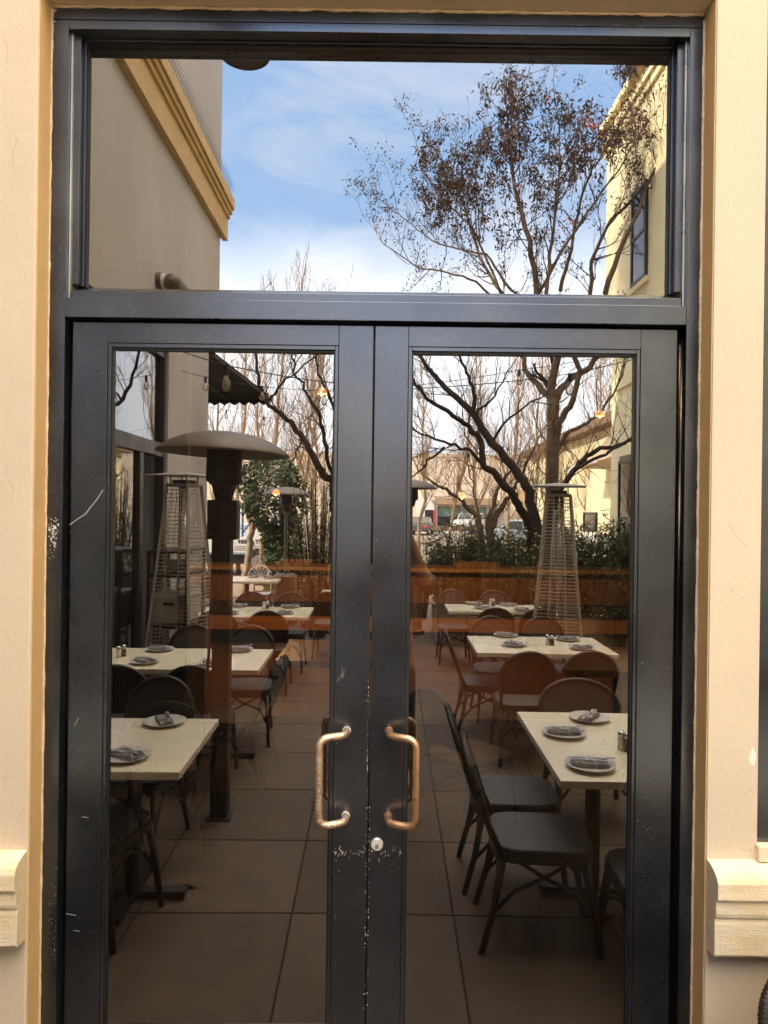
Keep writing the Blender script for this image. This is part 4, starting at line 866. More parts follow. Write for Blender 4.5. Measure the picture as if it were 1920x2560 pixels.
def pyramid(label, x, y, cap_z, rz=0.4):
    t = thing('pyramid_heater', label, 'patio heater', (0, 0, 0), 'tall pyramid patio heaters')
    b, tp, z0, z1 = 0.27, 0.115, 0.42, cap_z - 0.12
    MB().add([(-0.27, -0.27, cap_z - 0.03), (0.27, -0.27, cap_z - 0.03), (0.27, 0.27, cap_z - 0.03), (-0.27, 0.27, cap_z - 0.03), (0, 0, cap_z + 0.015)], [(0, 1, 4), (1, 2, 4), (2, 3, 4), (3, 0, 4), (3, 2, 1, 0)]).build('cap', PYRM, t)
    m = MB(); m.add([(-b, -b, 0.02), (b, -b, 0.02), (b, b, 0.02), (-b, b, 0.02), (-b * .93, -b * .93, z0), (b * .93, -b * .93, z0), (b * .93, b * .93, z0), (-b * .93, b * .93, z0)],
                    [(0, 3, 2, 1), (4, 5, 6, 7), (0, 1, 5, 4), (1, 2, 6, 5), (2, 3, 7, 6), (3, 0, 4, 7)]); m.build('base_cabinet', HEATM, t, bevel=0.004)
    m = MB(); B4 = [(-1, -1), (1, -1), (1, 1), (-1, 1)]
    for i, j_ in B4: m.beam((i * b * .93, j_ * b * .93, z0), (i * tp, j_ * tp, z1), 0.026, 0.026)
    for i in range(4): a, c = B4[i], B4[(i + 1) % 4]; m.beam((a[0] * tp, a[1] * tp, z1), (c[0] * tp, c[1] * tp, z1), 0.02, 0.03)
    for i, j_ in B4: m.beam((i * tp * .8, j_ * tp * .8, z1), (i * tp * .8, j_ * tp * .8, cap_z - 0.03), 0.012, 0.012)
    m.build('frame', PYRM, t)
    for i in range(4):
        m = MB(); a, c = B4[i], B4[(i + 1) % 4]
        for k in range(46):
            f = (k + 0.7) / 46; w0 = b * .93 + (tp - b * .93) * f; z = z0 + (z1 - z0) * f
            m.beam((a[0] * w0, a[1] * w0, z), (c[0] * w0, c[1] * w0, z), 0.004, 0.006)
        for q in (0.3, 0.7):
            p0 = Vector((a[0] * (1 - q) + c[0] * q, a[1] * (1 - q) + c[1] * q, 0)); m.tube([(p0.x * b * .93, p0.y * b * .93, z0), (p0.x * tp, p0.y * tp, z1)], 0.004, 4)
        m.build('wire_grille', HEATG, t, fixn=False)
    MB().tube([(0, 0, z0), (0, 0, z1)], 0.05, 14).build('glass_tube', BULBG, t, smooth=True)
    MB().box(-0.08, 0.08, -0.08, 0.08, z1 - 0.01, z1 + 0.05).build('burner_head', DARKM, t)
    t.location = (x, y, 0); t.rotation_euler = (0, 0, rz); return t
p = RP(453, 1183, 6.9, 'L'); pyramid('pyramid heater beside the grey wall behind the left tables', p.x, p.y, p.z, 0.35)
p = RP(1403, 1210, 7.3, 'R'); pyramid('pyramid heater standing right of the third right table', p.x, p.y, p.z, 0.25)

# service shelf and storage box at the grey wall
sh = thing('service_stand', 'dark open service stand against the shopfront of the grey building', 'shelf', (-2.0, -5.0, 0))
m = MB()
for z in (0.25, 0.72, 1.22, 1.45): m.box(-2.2, -1.80, -5.3, -4.6, z, z + 0.03)
for x in (-2.2, -1.83):
    for y in (-5.3, -4.63): m.box(x, x + 0.03, y, y + 0.03, 0, 1.449)
m.build('rack', DARKM, sh)
bx = thing('storage_box', 'pale grey lidded storage box on the dark service stand', 'box', (-2.0, -4.95, 0.75))
MB().box(-2.17, -1.84, -5.2, -4.68, 0.752, 1.02).build('box', mat('grey_plastic', (0.50, 0.46, 0.42), 0.5), bx, bevel=0.01); MB().box(-2.185, -1.825, -5.21, -4.67, 1.021, 1.05).build('lid', WHITEP, bx)
MB().box(-2.06, -1.95, -4.679, -4.672, 0.93, 0.97).build('grip', GASK, bx)
sk = MB()
for i in range(6): sk.lathe([(0.10, 0.02 * i), (0.14, 0.02 * i + 0.012), (0.10, 0.02 * i + 0.015)], (-2.0, -4.95, 1.252), 18)
one(sk, 'stacked_bowls', CERAM, 'stack of white bowls on the upper shelf of the service stand', 'bowls', (-2.0, -4.95, 1.25), fixn=False)
# white fan back chair by the pale tree
fc = thing('fan_back_chair', 'white metal chair with a sunray back behind the far left table', 'chair', (0, 0, 0))
m = MB(); 
m.tube(arc((0, 0, 0.72), 0.2, 0, PI, 16), 0.014, 6)
for i in range(1, 8): a = PI * i / 8; m.tube([(0, 0, 0.72), (0.2 * math.cos(a), 0, 0.72 + 0.2 * math.sin(a))], 0.008, 5)
m.tube([(-0.2, 0, 0.72), (0.2, 0, 0.72)], 0.012, 6)
for s in (-1, 1): m.tube([(s * 0.2, 0, 0.72), (s * 0.19, 0.02, 0.45), (s * 0.2, -0.03, 0)], 0.013, 6)
m.build('sunray_back', WHITEP, fc)
MB().box(-0.2, 0.2, 0.02, 0.42, 0.44, 0.46).build('seat', WHITEP, fc, bevel=0.01)
for s in (-1, 1): MB().tube([(s * 0.18, 0.4, 0.44), (s * 0.2, 0.43, 0)], 0.013, 6).build('leg', WHITEP, fc)
u_, v_ = uv(645, 1408, 928); fc.location = (u_ * 12.3 / F, 2.23 - 12.3, 0)

#@@PART5
# ------------------------------------------------------------------ string lights and door lamp
def cable(pts, label, bulbs):
    P = [RP(a, b, v, pn) for a, b, v, pn in pts]; out = []
    for i in range(len(P) - 1):
        for t in range(6):
            q = P[i].lerp(P[i + 1], t / 6); sag = 4 * (t / 6) * (1 - t / 6) * (P[i] - P[i + 1]).length * 0.012; out.append(q - Vector((0, 0, sag)))
    out.append(P[-1]); o = thing('string_light', label, 'string lights', P[0])
    MB().tube(out, 0.0035, 6).build('cable', GASK, o, smooth=True)
    for (a, b, v, pn) in bulbs:
        c = RP(a, b, v, pn)
        n = min(out, key=lambda q: (q - c).length); c = Vector((n.x, n.y, n.z - 0.01))
        s = MB().tube([c + Vector((0, 0, 0.012)), c - Vector((0, 0, 0.055))], 0.017, 12).build('socket', GASK, o)
        MB().lathe([(0.012, -0.055), (0.014, -0.065), (0.026, -0.090), (0.032, -0.115), (0.028, -0.140), (0.014, -0.153), (0, -0.155)], c, 18).build('bulb', BULBG, s, off=s['_o'], smooth=True)
    return o
cable([(380, 858, 4.3, 'L'), (551, 913, 4.5, 'L'), (835, 958, 4.9, 'L'), (1033, 972, 5.1, 'R'), (1433, 935, 5.4, 'R'), (1640, 885, 5.6, 'R')], 'nearest string of bulbs sagging across the patio',
      [(551, 913, 4.5, 'L'), (1433, 937, 5.4, 'R')])
cable([(447, 928, 8.1, 'L'), (507, 943, 8.2, 'L'), (648, 966, 8.2, 'L'), (835, 978, 8.0, 'L'), (1054, 962, 7.9, 'R'), (1304, 925, 7.6, 'R'), (1506, 893, 7.4, 'R'), (1700, 850, 7.2, 'R')], 'middle string of bulbs hooked to the grey pier',
      [(507, 943, 8.2, 'L'), (648, 966, 8.2, 'L'), (806, 978, 8.0, 'L'), (1054, 962, 7.9, 'R'), (1304, 925, 7.6, 'R')])
cable([(515, 1018, 13, 'L'), (562, 1026, 13, 'L'), (655, 1043, 13, 'L'), (835, 1068, 13, 'L'), (1175, 1135, 13.5, 'R'), (1500, 1090, 14, 'R')], 'farthest string of small bulbs before the street trees',
      [(562, 1026, 13, 'L'), (655, 1043, 13, 'L'), (815, 1066, 13, 'L'), (1175, 1135, 13.5, 'R')])
dp = RP(606, 122, 2.85, 'T')
dlamp = thing('gooseneck_lamp', 'bronze dome lamp hung over the doors', 'lamp', (dp.x, WY, dp.z))
MB().lathe([(0.102, 0.0), (0.106, 0.004), (0.085, 0.05), (0.04, 0.085), (0.018, 0.10), (0.018, 0.14), (0, 0.14), (0, 0.12), (0.015, 0.095), (0.038, 0.078), (0.080, 0.046), (0.102, 0.0)], dp, 32).build('dome_shade', HEATM, dlamp, smooth=True)
MB().lathe([(0, -0.0), (0.096, 0.004), (0.10, 0.012)], dp, 28).build('lens', HEATM, dlamp)
MB().lathe([(0, -0.015), (0.012, -0.010), (0.014, 0.0)], dp, 16).build('finial', NICKEL, dlamp, smooth=True)
MB().tube([dp + Vector((0, 0, 0.13)), dp + Vector((0, 0.05, 0.30)), dp + Vector((0, 0.30, 0.42)), (dp.x, WY, dp.z + 0.25)], 0.012, 10).build('gooseneck_arm', HEATM, dlamp, smooth=True)

# ------------------------------------------------------------------ vegetation
def rnd(): return Vector((random.gauss(0, 1), random.gauss(0, 1), random.gauss(0, 1)))
def grow(mb, p, d, ln, r, lv, tips, up=0.15, spread=0.75, seg=3):
    pts = [Vector(p)]; d = Vector(d).normalized()
    for i in range(seg):
        d = (d + rnd() * 0.16 + Vector((0, 0, up))).normalized(); pts.append(pts[-1] + d * ln / seg)
    mb.tube(pts, [r * (1 - 0.5 * i / seg) for i in range(seg + 1)], 4 if r > 0.006 else 3, cap=False)
    if lv <= 0: tips.append((pts[-1], d)); return
    nb = random.choice((2, 3, 3)) if lv > 1 else random.choice((3, 4))
    for k in range(nb):
        q = pts[-1] if k == 0 else pts[random.randint(1, seg)]
        nd = (d + rnd().normalized() * spread * random.uniform(0.6, 1.1)).normalized()
        grow(mb, q, nd, ln * random.uniform(0.55, 0.8), r * 0.55, lv - 1, tips, up, spread, seg)
def limb_tree(label, limbs, bark, twigm, twig_every, lv, ln, tr_, base=None, up=0.15, cat='tree', spread=0.75, tw0=0.35):
    o = thing('bare_tree', label, cat, base)
    m = MB(); tips = []; tw = MB()
    for pts, r0, r1 in limbs:
        n = len(pts); sm = []
        for i in range(n - 1):
            a, b = pts[i], pts[i + 1]
            for t in range(4): sm.append(a.lerp(b, t / 4) + rnd() * 0.012)
        sm.append(pts[-1]); N = len(sm)
        m.tube(sm, [r0 + (r1 - r0) * i / (N - 1) for i in range(N)], 8)
        L_ = sum((sm[i + 1] - sm[i]).length for i in range(N - 1)); acc = 0; nxt = L_ * tw0
        for i in range(N - 1):
            s = (sm[i + 1] - sm[i]); acc += s.length
            while acc > nxt:
                nxt += twig_every * random.uniform(0.6, 1.4); d = s.normalized() * 0.6 + rnd().normalized() * 0.9 + Vector((0, 0, 0.35))
                rr = (r0 + (r1 - r0) * i / N); grow(tw, sm[i], d, ln * random.uniform(0.6, 1.2), min(tr_, rr * 0.6), lv, tips, up, spread)
        grow(tw, sm[-1], (sm[-1] - sm[-2]), ln, r1, lv, tips, up, spread)
    m.build('trunk', bark, o, smooth=True, fixn=False); tw.build('twigs', twigm, o, fixn=False)
    return o, tips
def LP_(l, V, pane, dz=0.0):
    out = []; v = V
    for i, q in enumerate(l):
        out.append(RP(q[0], q[1], V + (q[2] if len(q) > 2 else 0), pane))
    return out
# pale barked big tree seen upright in the right pane and in the transom
VM = 12.6
base = RP(1383, 1480, VM, 'R'); base.z = 0
limbs = [([base] + LP_([(1383, 1330), (1383, 1200), (1387, 1060), (1385, 1000)], VM, 'R'), 0.135, 0.105),
         (LP_([(1385, 1003), (1367, 985, .1), (1330, 945, .3), (1313, 920, .4), (1311, 885, .5)], VM, 'R') + LP_([(1255, 735, .6), (1200, 640, .8), (1158, 500, .9), (1120, 420, 1)], VM, 'T'), 0.065, 0.014),
         (LP_([(1385, 1003), (1380, 961), (1398, 896, -.1)], VM, 'R') + LP_([(1345, 735, -.2), (1322, 600, -.2), (1290, 470, -.1), (1270, 330), (1280, 240)], VM, 'T'), 0.09, 0.012),
         (LP_([(1392, 1000), (1405, 970, .1), (1434, 943, .2), (1475, 920, .3), (1497, 885, .3)], VM, 'R') + LP_([(1478, 730, .4), (1480, 650, .4), (1530, 545, .4), (1600, 480, .3), (1665, 440, .2)], VM, 'T'), 0.075, 0.014),
         (LP_([(1388, 1120), (1402, 1055, -.1), (1434, 1003, -.2), (1452, 930, -.3)], VM, 'R') + LP_([(1365, 733, -.4), (1382, 600, -.4), (1395, 470, -.4), (1400, 330, -.3)], VM, 'T'), 0.07, 0.012),
         (LP_([(1393, 1125), (1420, 1085, .2), (1470, 1059, .3), (1506, 1032, .3), (1540, 978, .4), (1570, 900, .5)], VM, 'R') , 0.045, 0.010),
         (LP_([(1400, 725, .4), (1430, 620, .5), (1450, 500, .5), (1480, 420, .5), (1530, 350, .5)], VM, 'T'), 0.04, 0.008),
         (LP_([(1300, 745, .1), (1260, 700, .2), (1218, 633, .3), (1150, 622, .5), (1080, 600, .6), (1010, 545, .8), (955, 500, .9)], VM, 'T'), 0.028, 0.006),
         (LP_([(1240, 745, .4), (1190, 700, .5), (1120, 680, .6), (1040, 665, .7), (960, 610, .9), (935, 560, 1)], VM, 'T'), 0.024, 0.006),
         (LP_([(1255, 735, .6), (1180, 560, .6), (1110, 500, .7), (1060, 430, .8), (1045, 370, .8)], VM, 'T'), 0.024, 0.006),
         (LP_([(1345, 735, -.2), (1420, 600, -.3), (1490, 500, -.5), (1560, 400, -.6), (1620, 300, -.6)], VM, 'T'), 0.03, 0.007),
         (LP_([(1514, 735, -.3), (1560, 600, -.4), (1610, 500, -.5), (1650, 380, -.5), (1640, 250, -.5)], VM, 'T'), 0.05, 0.010)]
tM, tipsM = limb_tree('tall pale barked tree with dark dry seed clusters beside the yellow building', limbs, BARK, BARKD, 0.22, 3, 0.53, 0.013, base, up=0.14, tw0=0.42, spread=0.7)
# seed clusters: denser towards the top
sb = MB(); rb = MB()
for q, d in tipsM:
    if q.z > 5.6 and random.random() < min(0.45, 0.08 + (q.z - 5.6) * 0.14):
        for _ in range(random.randint(3, 7)):
            sb.leaf(q + rnd() * 0.05, rnd() + Vector((0, 0, -0.8)), random.uniform(0.05, 0.10), random.uniform(0.018, 0.03))
    elif q.z > 4.5 and random.random() < 0.3:
        for _ in range(2): sb.leaf(q + rnd() * 0.04, rnd() + Vector((0, 0, -0.6)), 0.06, 0.02)
cl = [(1285, 215, 38), (1250, 290, 42), (1330, 310, 42), (1430, 290, 30), (1500, 330, 42), (1590, 320, 40), (1650, 360, 38), (1070, 375, 30), (1110, 420, 45), (1210, 470, 50), (1140, 440, 45), (1570, 160, 22), (1630, 150, 20),
      (1560, 350, 42), (1265, 350, 50), (1360, 400, 50), (1480, 370, 45), (1300, 260, 30), (1240, 400, 50), (1655, 290, 34), (1420, 350, 42), (1160, 500, 36), (1620, 420, 40), (1180, 410, 40), (1100, 470, 30), (1230, 560, 55), (1340, 500, 55), (1110, 520, 35), (1400, 450, 50), (1300, 350, 50), (1600, 250, 35), (1210, 350, 26)]
for px, py, sp in cl:
    c = RP(px, py, VM + random.uniform(-0.5, 0.6), 'T'); s = sp * VM / F * 0.62
    for _ in range(15):
        sc_ = c + Vector((random.gauss(0, s * 1.25), random.gauss(0, s * 1.25), random.gauss(0, s * 1.15)))
        tw_end = sc_ + Vector((random.gauss(0, 0.04), random.gauss(0, 0.04), 0.14))
        sb.tube([sc_ - Vector((0.02, 0, 0.25)), sc_, tw_end], [0.006, 0.004, 0.002], 3, cap=False)
        for _k in range(random.randint(12, 20)):
            sb.leaf(sc_ + rnd() * 0.055, rnd() + Vector((0, 0, -0.9)), random.uniform(0.07, 0.13), random.uniform(0.022, 0.042))
for px, py in ((1375, 245), (1475, 305), (1485, 315), (1420, 555), (1300, 465), (1460, 370), (1430, 380)):
    c = RP(px, py, VM, 'T')
    for _ in range(16): rb.leaf(c + rnd() * 0.055, rnd(), 0.08, 0.035)
sb.build('seed_clusters', SEED, tM, fixn=False); rb.build('red_leaves', REDL, tM, fixn=False)

# dark leaning multi-stem tree
VD = 10.6; b1 = RP(1350, 1490, VD, 'R'); b1.z = 0
limbs = [([b1] + LP_([(1349, 1330), (1325, 1229), (1296, 1178, .1), (1235, 1110, .2), (1190, 1040, .3), (1150, 1000, .4), (1108, 958, .5), (1080, 925, .5), (1052, 888, .6)], VD, 'R'), 0.085, 0.028),
         ([b1 + Vector((-0.1, 0, 0))] + LP_([(1333, 1325, -.1), (1310, 1285, -.2), (1289, 1240, -.3), (1250, 1195, -.3), (1217, 1167, -.4), (1202, 1095, -.4), (1174, 1062, -.5), (1137, 1037, -.6), (1072, 997, -.7), (1020, 930, -.8)], VD, 'R'), 0.075, 0.02),
         (LP_([(1188, 1040, .3), (1188, 980, .3), (1170, 930, .3), (1150, 880, .4), (1130, 840, .4)], VD, 'R'), 0.035, 0.014),
         (LP_([(1232, 1108, .2), (1262, 1060, .1), (1330, 1005), (1370, 985, -.1)], VD, 'R'), 0.025, 0.008),
         (LP_([(1193, 1035, .2), (1240, 990, .1), (1280, 920)], VD, 'R'), 0.022, 0.008),
         (LP_([(1217, 1167, -.4), (1180, 1128, -.5), (1130, 1110, -.6), (1060, 1085, -.6), (1000, 1040, -.6)], VD, 'R'), 0.03, 0.010),
         (LP_([(1110, 1118, -.6), (1070, 1165, -.7), (1028, 1200, -.7)], VD, 'R'), 0.02, 0.008),
         ([b1 + Vector((0.1, 0, 0))] + LP_([(1375, 1320), (1390, 1240, .1), (1422, 1200, .1), (1452, 1158, .2), (1490, 1125, .2), (1535, 1117, .3), (1590, 1100, .3), (1660, 1080, .4)], VD, 'R'), 0.06, 0.02),
         (LP_([(1440, 1175, .1), (1500, 1145, .2), (1570, 1105, .2), (1640, 1050, .3)], VD, 'R'), 0.03, 0.012)]
limb_tree('dark leaning bare tree with two stems rising from the bushes', limbs, BARKD, BARKD, 0.15, 3, 0.46, 0.009, b1, up=0.10, tw0=0.35)
# smaller tan forked tree left of it
VS = 12.0; b2 = RP(1255, 1480, VS, 'R'); b2.z = 0
limbs = [([b2] + LP_([(1232, 1325), (1242, 1290), (1262, 1262), (1282, 1235), (1300, 1200), (1340, 1120)], VS, 'R'), 0.07, 0.02),
         ([b2 + Vector((-0.05, 0, 0))] + LP_([(1222, 1320), (1228, 1280), (1250, 1225), (1270, 1190), (1300, 1150)], VS, 'R'), 0.055, 0.015),
         ([b2 + Vector((-0.3, 0, 0))] + LP_([(1206, 1325), (1200, 1295), (1175, 1270), (1150, 1243), (1110, 1220), (1085, 1205)], VS, 'R'), 0.06, 0.02),
         (LP_([(1200, 1290), (1192, 1240), (1178, 1180), (1172, 1130)], VS, 'R'), 0.018, 0.008)]
limb_tree('tan forked bare tree behind the green bushes', limbs, BARK, TWIG, 0.16, 3, 0.5, 0.009, b2, up=0.12)
# left pane dark tree
VL = 8.6; b3 = RP(832, 1560, VL, 'L'); b3.z = 0
limbs = [([b3] + LP_([(830, 1300), (829, 1250), (824, 1207), (795, 1175), (770, 1130, .1), (748, 1095, .2), (720, 1055, .3), (680, 1026, .4), (658, 1001, .5), (640, 960, .5), (634, 885, .6)], VL, 'L'), 0.06, 0.018),
         (LP_([(826, 1215), (815, 1150, -.1), (800, 1090, -.1), (790, 1030, -.2), (760, 980, -.2), (735, 940, -.2), (720, 880, -.3)], VL, 'L'), 0.03, 0.010),
         (LP_([(828, 1170), (832, 1100), (836, 1040, .1), (815, 985, .1), (790, 930, .2), (780, 870, .2)], VL, 'L'), 0.03, 0.010),
         (LP_([(748, 1095, .2), (735, 1130), (715, 1170), (700, 1200)], VL, 'L'), 0.012, 0.005),
         (LP_([(665, 1005, .5), (700, 960, .4), (745, 920, .3), (790, 885, .2)], VL, 'L'), 0.016, 0.008)]
limb_tree('slender dark bare tree arching left in the left pane', limbs, BARKD, BARK, 0.13, 3, 0.44, 0.007, b3, up=0.10)
# street trees: thin upright trunks, tan twigs
def street_tree(x, y, h, label, cat='tree'):
    o = thing('street_tree', label, cat, (x, y, 0), 'thin bare street trees beyond the patio'); m = MB(); tw = MB(); tips = []
    p = Vector((x, y, 0)); pts = [p]; lean = rnd() * 0.07
    n = 9
    for i in range(n): pts.append(pts[-1] + Vector((lean.x + random.gauss(0, 0.07), lean.y + random.gauss(0, 0.07), h / n)))
    m.tube(pts, [0.066 * (1 - i / (n + 0.7)) + 0.006 for i in range(n + 1)], 7)
    z = h * 0.22
    while z < h * 0.97:
        i = min(n - 1, int(z / h * n)); q = pts[i].lerp(pts[i + 1], z / h * n - i); a = random.uniform(0, 2 * PI); s = 1 - 0.7 * z / h
        grow(tw, q, (math.cos(a) * 0.55, math.sin(a) * 0.55, 0.95), 1.3 * s, 0.019 * s + 0.006, 3, tips, 0.20, 0.6); z += random.uniform(0.12, 0.24)
    m.build('trunk', BARKP, o, smooth=True, fixn=False); tw.build('twigs', TWIG, o, fixn=False); return o
PX = [(545, 'L', 23, 8.0), (596, 'L', 21, 8.6), (626, 'L', 24, 8.0), (655, 'L', 19, 8.6), (702, 'L', 23, 9.0), (745, 'L', 20, 7.6), (790, 'L', 22, 7.0), (1050, 'R', 24, 6.8), (1120, 'R', 26, 7.6), (1195, 'R', 25, 7.8), (1265, 'R', 20, 7.4),
      (1335, 'R', 24, 8.6), (1420, 'R', 24, 8.6), (1455, 'R', 21, 8.0), (1500, 'R', 24, 8.4)]
wh = ['leftmost', 'second', 'third', 'fourth', 'fifth', 'sixth', 'seventh', 'eighth', 'ninth', 'tenth', 'eleventh', 'twelfth', 'thirteenth', 'fourteenth', 'rightmost']
for k, (px, pn, V, h) in enumerate(PX):
    random.seed(100 + k); street_tree((px - VP[pn]) * V / F, 2.23 - V, h, 'thin pale bare street tree, %s in the row from the grey wall' % wh[k])
# pale trunk tree far left
VT = 15.6; b5 = RP(610, 1480, VT, 'L'); b5.z = 0
limbs = [([b5] + LP_([(612, 1425), (620, 1370), (627, 1322)], VT, 'L'), 0.085, 0.07),
         (LP_([(627, 1325), (618, 1298), (608, 1262), (600, 1240), (585, 1205)], VT, 'L'), 0.045, 0.02), (LP_([(628, 1322), (632, 1290), (640, 1262), (652, 1235), (660, 1190)], VT, 'L'), 0.045, 0.02),
         (LP_([(629, 1318), (626, 1280), (628, 1240), (626, 1190)], VT, 'L'), 0.035, 0.015), (LP_([(607, 1262), (590, 1250), (575, 1246)], VT, 'L'), 0.025, 0.01)]
limb_tree('pale trunked small tree before the white truck', limbs, BARKP, TWIG, 0.5, 2, 0.5, 0.01, b5, up=0.2)

# ivy covered post
iv = RP(708, 1300, 15.0, 'L'); ivx, ivy = iv.x, iv.y
o = thing('ivy_covered_post', 'thick post wholly covered in dark glossy ivy', 'ivy', (ivx, ivy, 0))
MB().tube([(ivx, ivy, 0), (ivx, ivy, 2.6)], 0.12, 10).build('post', BARKD, o)
m = MB()
for i in range(9000):
    z = random.uniform(0.05, 3.0); a = random.uniform(0, 2 * PI); w0 = 0.36 if z < 1.5 else 0.36 + 0.26 * min(1, (z - 1.5) / 0.5)
    w0 *= 1 + 0.2 * math.sin(a * 3 + z * 4) + 0.12 * math.sin(a * 7 - z * 9); r = w0 * random.uniform(0.6, 1.05)
    if z > 2.7: r *= math.sqrt(max(0, (3.05 - z) / 0.35))
    m.leaf((ivx + r * math.cos(a) - 0.30 * max(0, min(1, (z - 1.4) / 0.5)), ivy + r * math.sin(a), z), (math.cos(a), math.sin(a), random.uniform(-1.6, 0.2)), random.uniform(0.06, 0.10), random.uniform(0.05, 0.08))
m.build('ivy_leaves', LEAF, o, fixn=False)

def shrub(label, x, y, h, rx, ry, n, mt, ll, lw, kind='spray', z0=0.15, name='shrub', dens=1.0):
    o = thing(name, label, 'shrub', (x, y, 0)); st = MB(); m = MB()
    for k in range(n):
        a = random.uniform(0, 2 * PI); rr = random.uniform(0.2, 1) ; tx, ty = x + rx * rr * math.cos(a), y + ry * rr * math.sin(a); hz = h * random.uniform(0.5, 1.0) * (1 - 0.25 * rr)
        p0 = Vector((x + (tx - x) * 0.25, y + (ty - y) * 0.25, 0)); p2 = Vector((tx, ty, hz)); p1 = p0.lerp(p2, 0.5) + Vector((0, 0, 0.12)) ; d = (p2 - p1).normalized()
        st.tube([p0, p1, p2], [0.008, 0.006, 0.003], 3, cap=False)
        for i in range(int((14 if kind == 'spray' else 11) * dens)):
            t = random.uniform(0.15, 1.0); q = p0.lerp(p1, t * 2) if t < 0.5 else p1.lerp(p2, t * 2 - 1)
            if kind == 'spray':     # flat fans of short needles
                fd = Vector((math.cos(a + random.uniform(-1.3, 1.3)), math.sin(a + random.uniform(-1.3, 1.3)), random.uniform(-0.1, 0.6))).normalized(); fl = random.uniform(0.10, 0.22)
                for s in range(7):
                    qq = q + fd * fl * s / 7; m.leaf(qq, fd + rnd() * 0.55, ll * random.uniform(0.7, 1.2), lw)
            else: m.leaf(q + rnd() * 0.03, (d * 0.3 + rnd() * 0.7), ll * random.uniform(0.6, 1.3), lw * random.uniform(0.7, 1.2))
    st.build('stems', BARKD, o, fixn=False); m.build('foliage', mt, o, fixn=False); return o
random.seed(5)
for k, (px, V, h, lb) in enumerate(((1150, 10.8, 1.50, 'feathery dark evergreen shrub nearest the centre aisle'), (1215, 11.1, 1.42, 'feathery dark evergreen shrub under the tan forked tree'), (1290, 10.4, 1.40, 'feathery dark evergreen shrub left of the leaning tree'),
                                    (1380, 10.9, 1.48, 'feathery dark evergreen shrub behind the right pyramid heater'), (1465, 10.3, 1.55, 'feathery dark evergreen shrub right of the pyramid heater'), (1550, 10.0, 1.60, 'feathery dark evergreen shrub at the right end of the row'),
                                    (1640, 10.2, 1.6, 'feathery dark evergreen shrub beside the yellow wall'))):
    shrub(lb, (px - 978) * V / F, 2.23 - V, h * 1.33, 0.48, 0.34, 120, LEAFD, 0.085, 0.017)
shrub('small yellow green shrub beside the centre mushroom heater', (1065 - 978) * 12.5 / F, 2.23 - 12.5, 1.65, 0.24, 0.24, 50, LEAFY, 0.07, 0.03, 'leaf')
shrub('bright green upright shrub left of the right pyramid heater', (1345 - 978) * 10.2 / F, 2.23 - 10.2, 1.85, 0.15, 0.15, 50, LEAFY, 0.08, 0.045, 'leaf', dens=1.5)
shrub('tall willow leaved shrub behind the left tables', (790 - 928) * 10.5 / F, 2.23 - 10.5, 2.9, 0.46, 0.3, 120, LEAFB, 0.095, 0.016, 'leaf', name='shrub', dens=2.2)
# low timber planter for that shrub row
pl = thing('timber_planter', 'long low dark timber planter holding the shrub row', 'planter', (2.2, -8.3, 0))
MB().box(0.75, 4.4, -7.75, -7.70, 0, 0.42).build('planter_board', ROOFT, pl); MB().box(0.75, 4.4, -9.15, -9.10, 0, 0.42).build('planter_board', ROOFT, pl)
MB().box(0.70, 0.749, -9.15, -7.70, 0, 0.42).build('planter_board', ROOFT, pl); MB().box(0.75, 4.4, -9.099, -7.751, 0.02, 0.36).build('soil', BARKD, pl)

#@@PART6
# ------------------------------------------------------------------ dining room behind the glass
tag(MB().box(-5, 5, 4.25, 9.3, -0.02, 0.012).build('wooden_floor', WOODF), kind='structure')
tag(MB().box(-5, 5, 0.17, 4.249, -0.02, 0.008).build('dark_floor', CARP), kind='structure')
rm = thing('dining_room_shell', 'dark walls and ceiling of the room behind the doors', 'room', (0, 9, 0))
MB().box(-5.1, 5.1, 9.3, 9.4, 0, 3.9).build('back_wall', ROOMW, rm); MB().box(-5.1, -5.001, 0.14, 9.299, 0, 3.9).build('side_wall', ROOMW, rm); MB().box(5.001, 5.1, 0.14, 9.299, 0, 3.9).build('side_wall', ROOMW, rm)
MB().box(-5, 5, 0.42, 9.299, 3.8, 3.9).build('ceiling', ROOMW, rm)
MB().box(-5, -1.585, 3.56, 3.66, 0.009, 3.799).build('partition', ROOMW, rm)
bar = thing('bar_counter', 'long wooden bar counter with pressed tin bands behind the glass', 'bar', (0, 7.4, 0))
MB().box(-4.9, 4.9, 7.30, 8.0, 1.0, 1.05).build('counter_top', MATS.get('oak_post'), bar, bevel=0.004)
m = MB(); x = -4.9
while x < 4.9: m.box(x, x + 0.193, 7.42, 7.46, 0.57, 0.999); x += 0.195
m.build('wood_panelling', WOODO, bar)
MB().box(-4.9, 4.9, 7.43, 7.5, 0.0125, 0.569).build('tin_panel', TIN, bar)
m = MB(); 
for zc, rows in ((0.475, 2), (0.10, 3)):
    for r in range(rows):
        x = -3.2 + 0.045 * (r % 2)
        while x < 3.2:
            cz_ = zc + (r - (rows - 1) / 2) * 0.075; m.tube(arc((x, 7.424, cz_), 0.032, 0, 2 * PI, 8), 0.006, 4, cap=False); x += 0.09
m.build('tin_relief', mat('tin_relief', (0.30, 0.25, 0.20), 0.3, metal=0.8), bar, fixn=False)
MB().box(-4.9, 4.9, 7.16, 7.429, 0.22, 0.37).build('foot_plank', mat('bright_plank', (0.58, 0.26, 0.08), 0.4, var=0.2, vscale=4, stretch=(0.5, 1, 8)), bar, bevel=0.006)
bar.location.y += 0.44; bar.scale = (1, 1, 1.044)
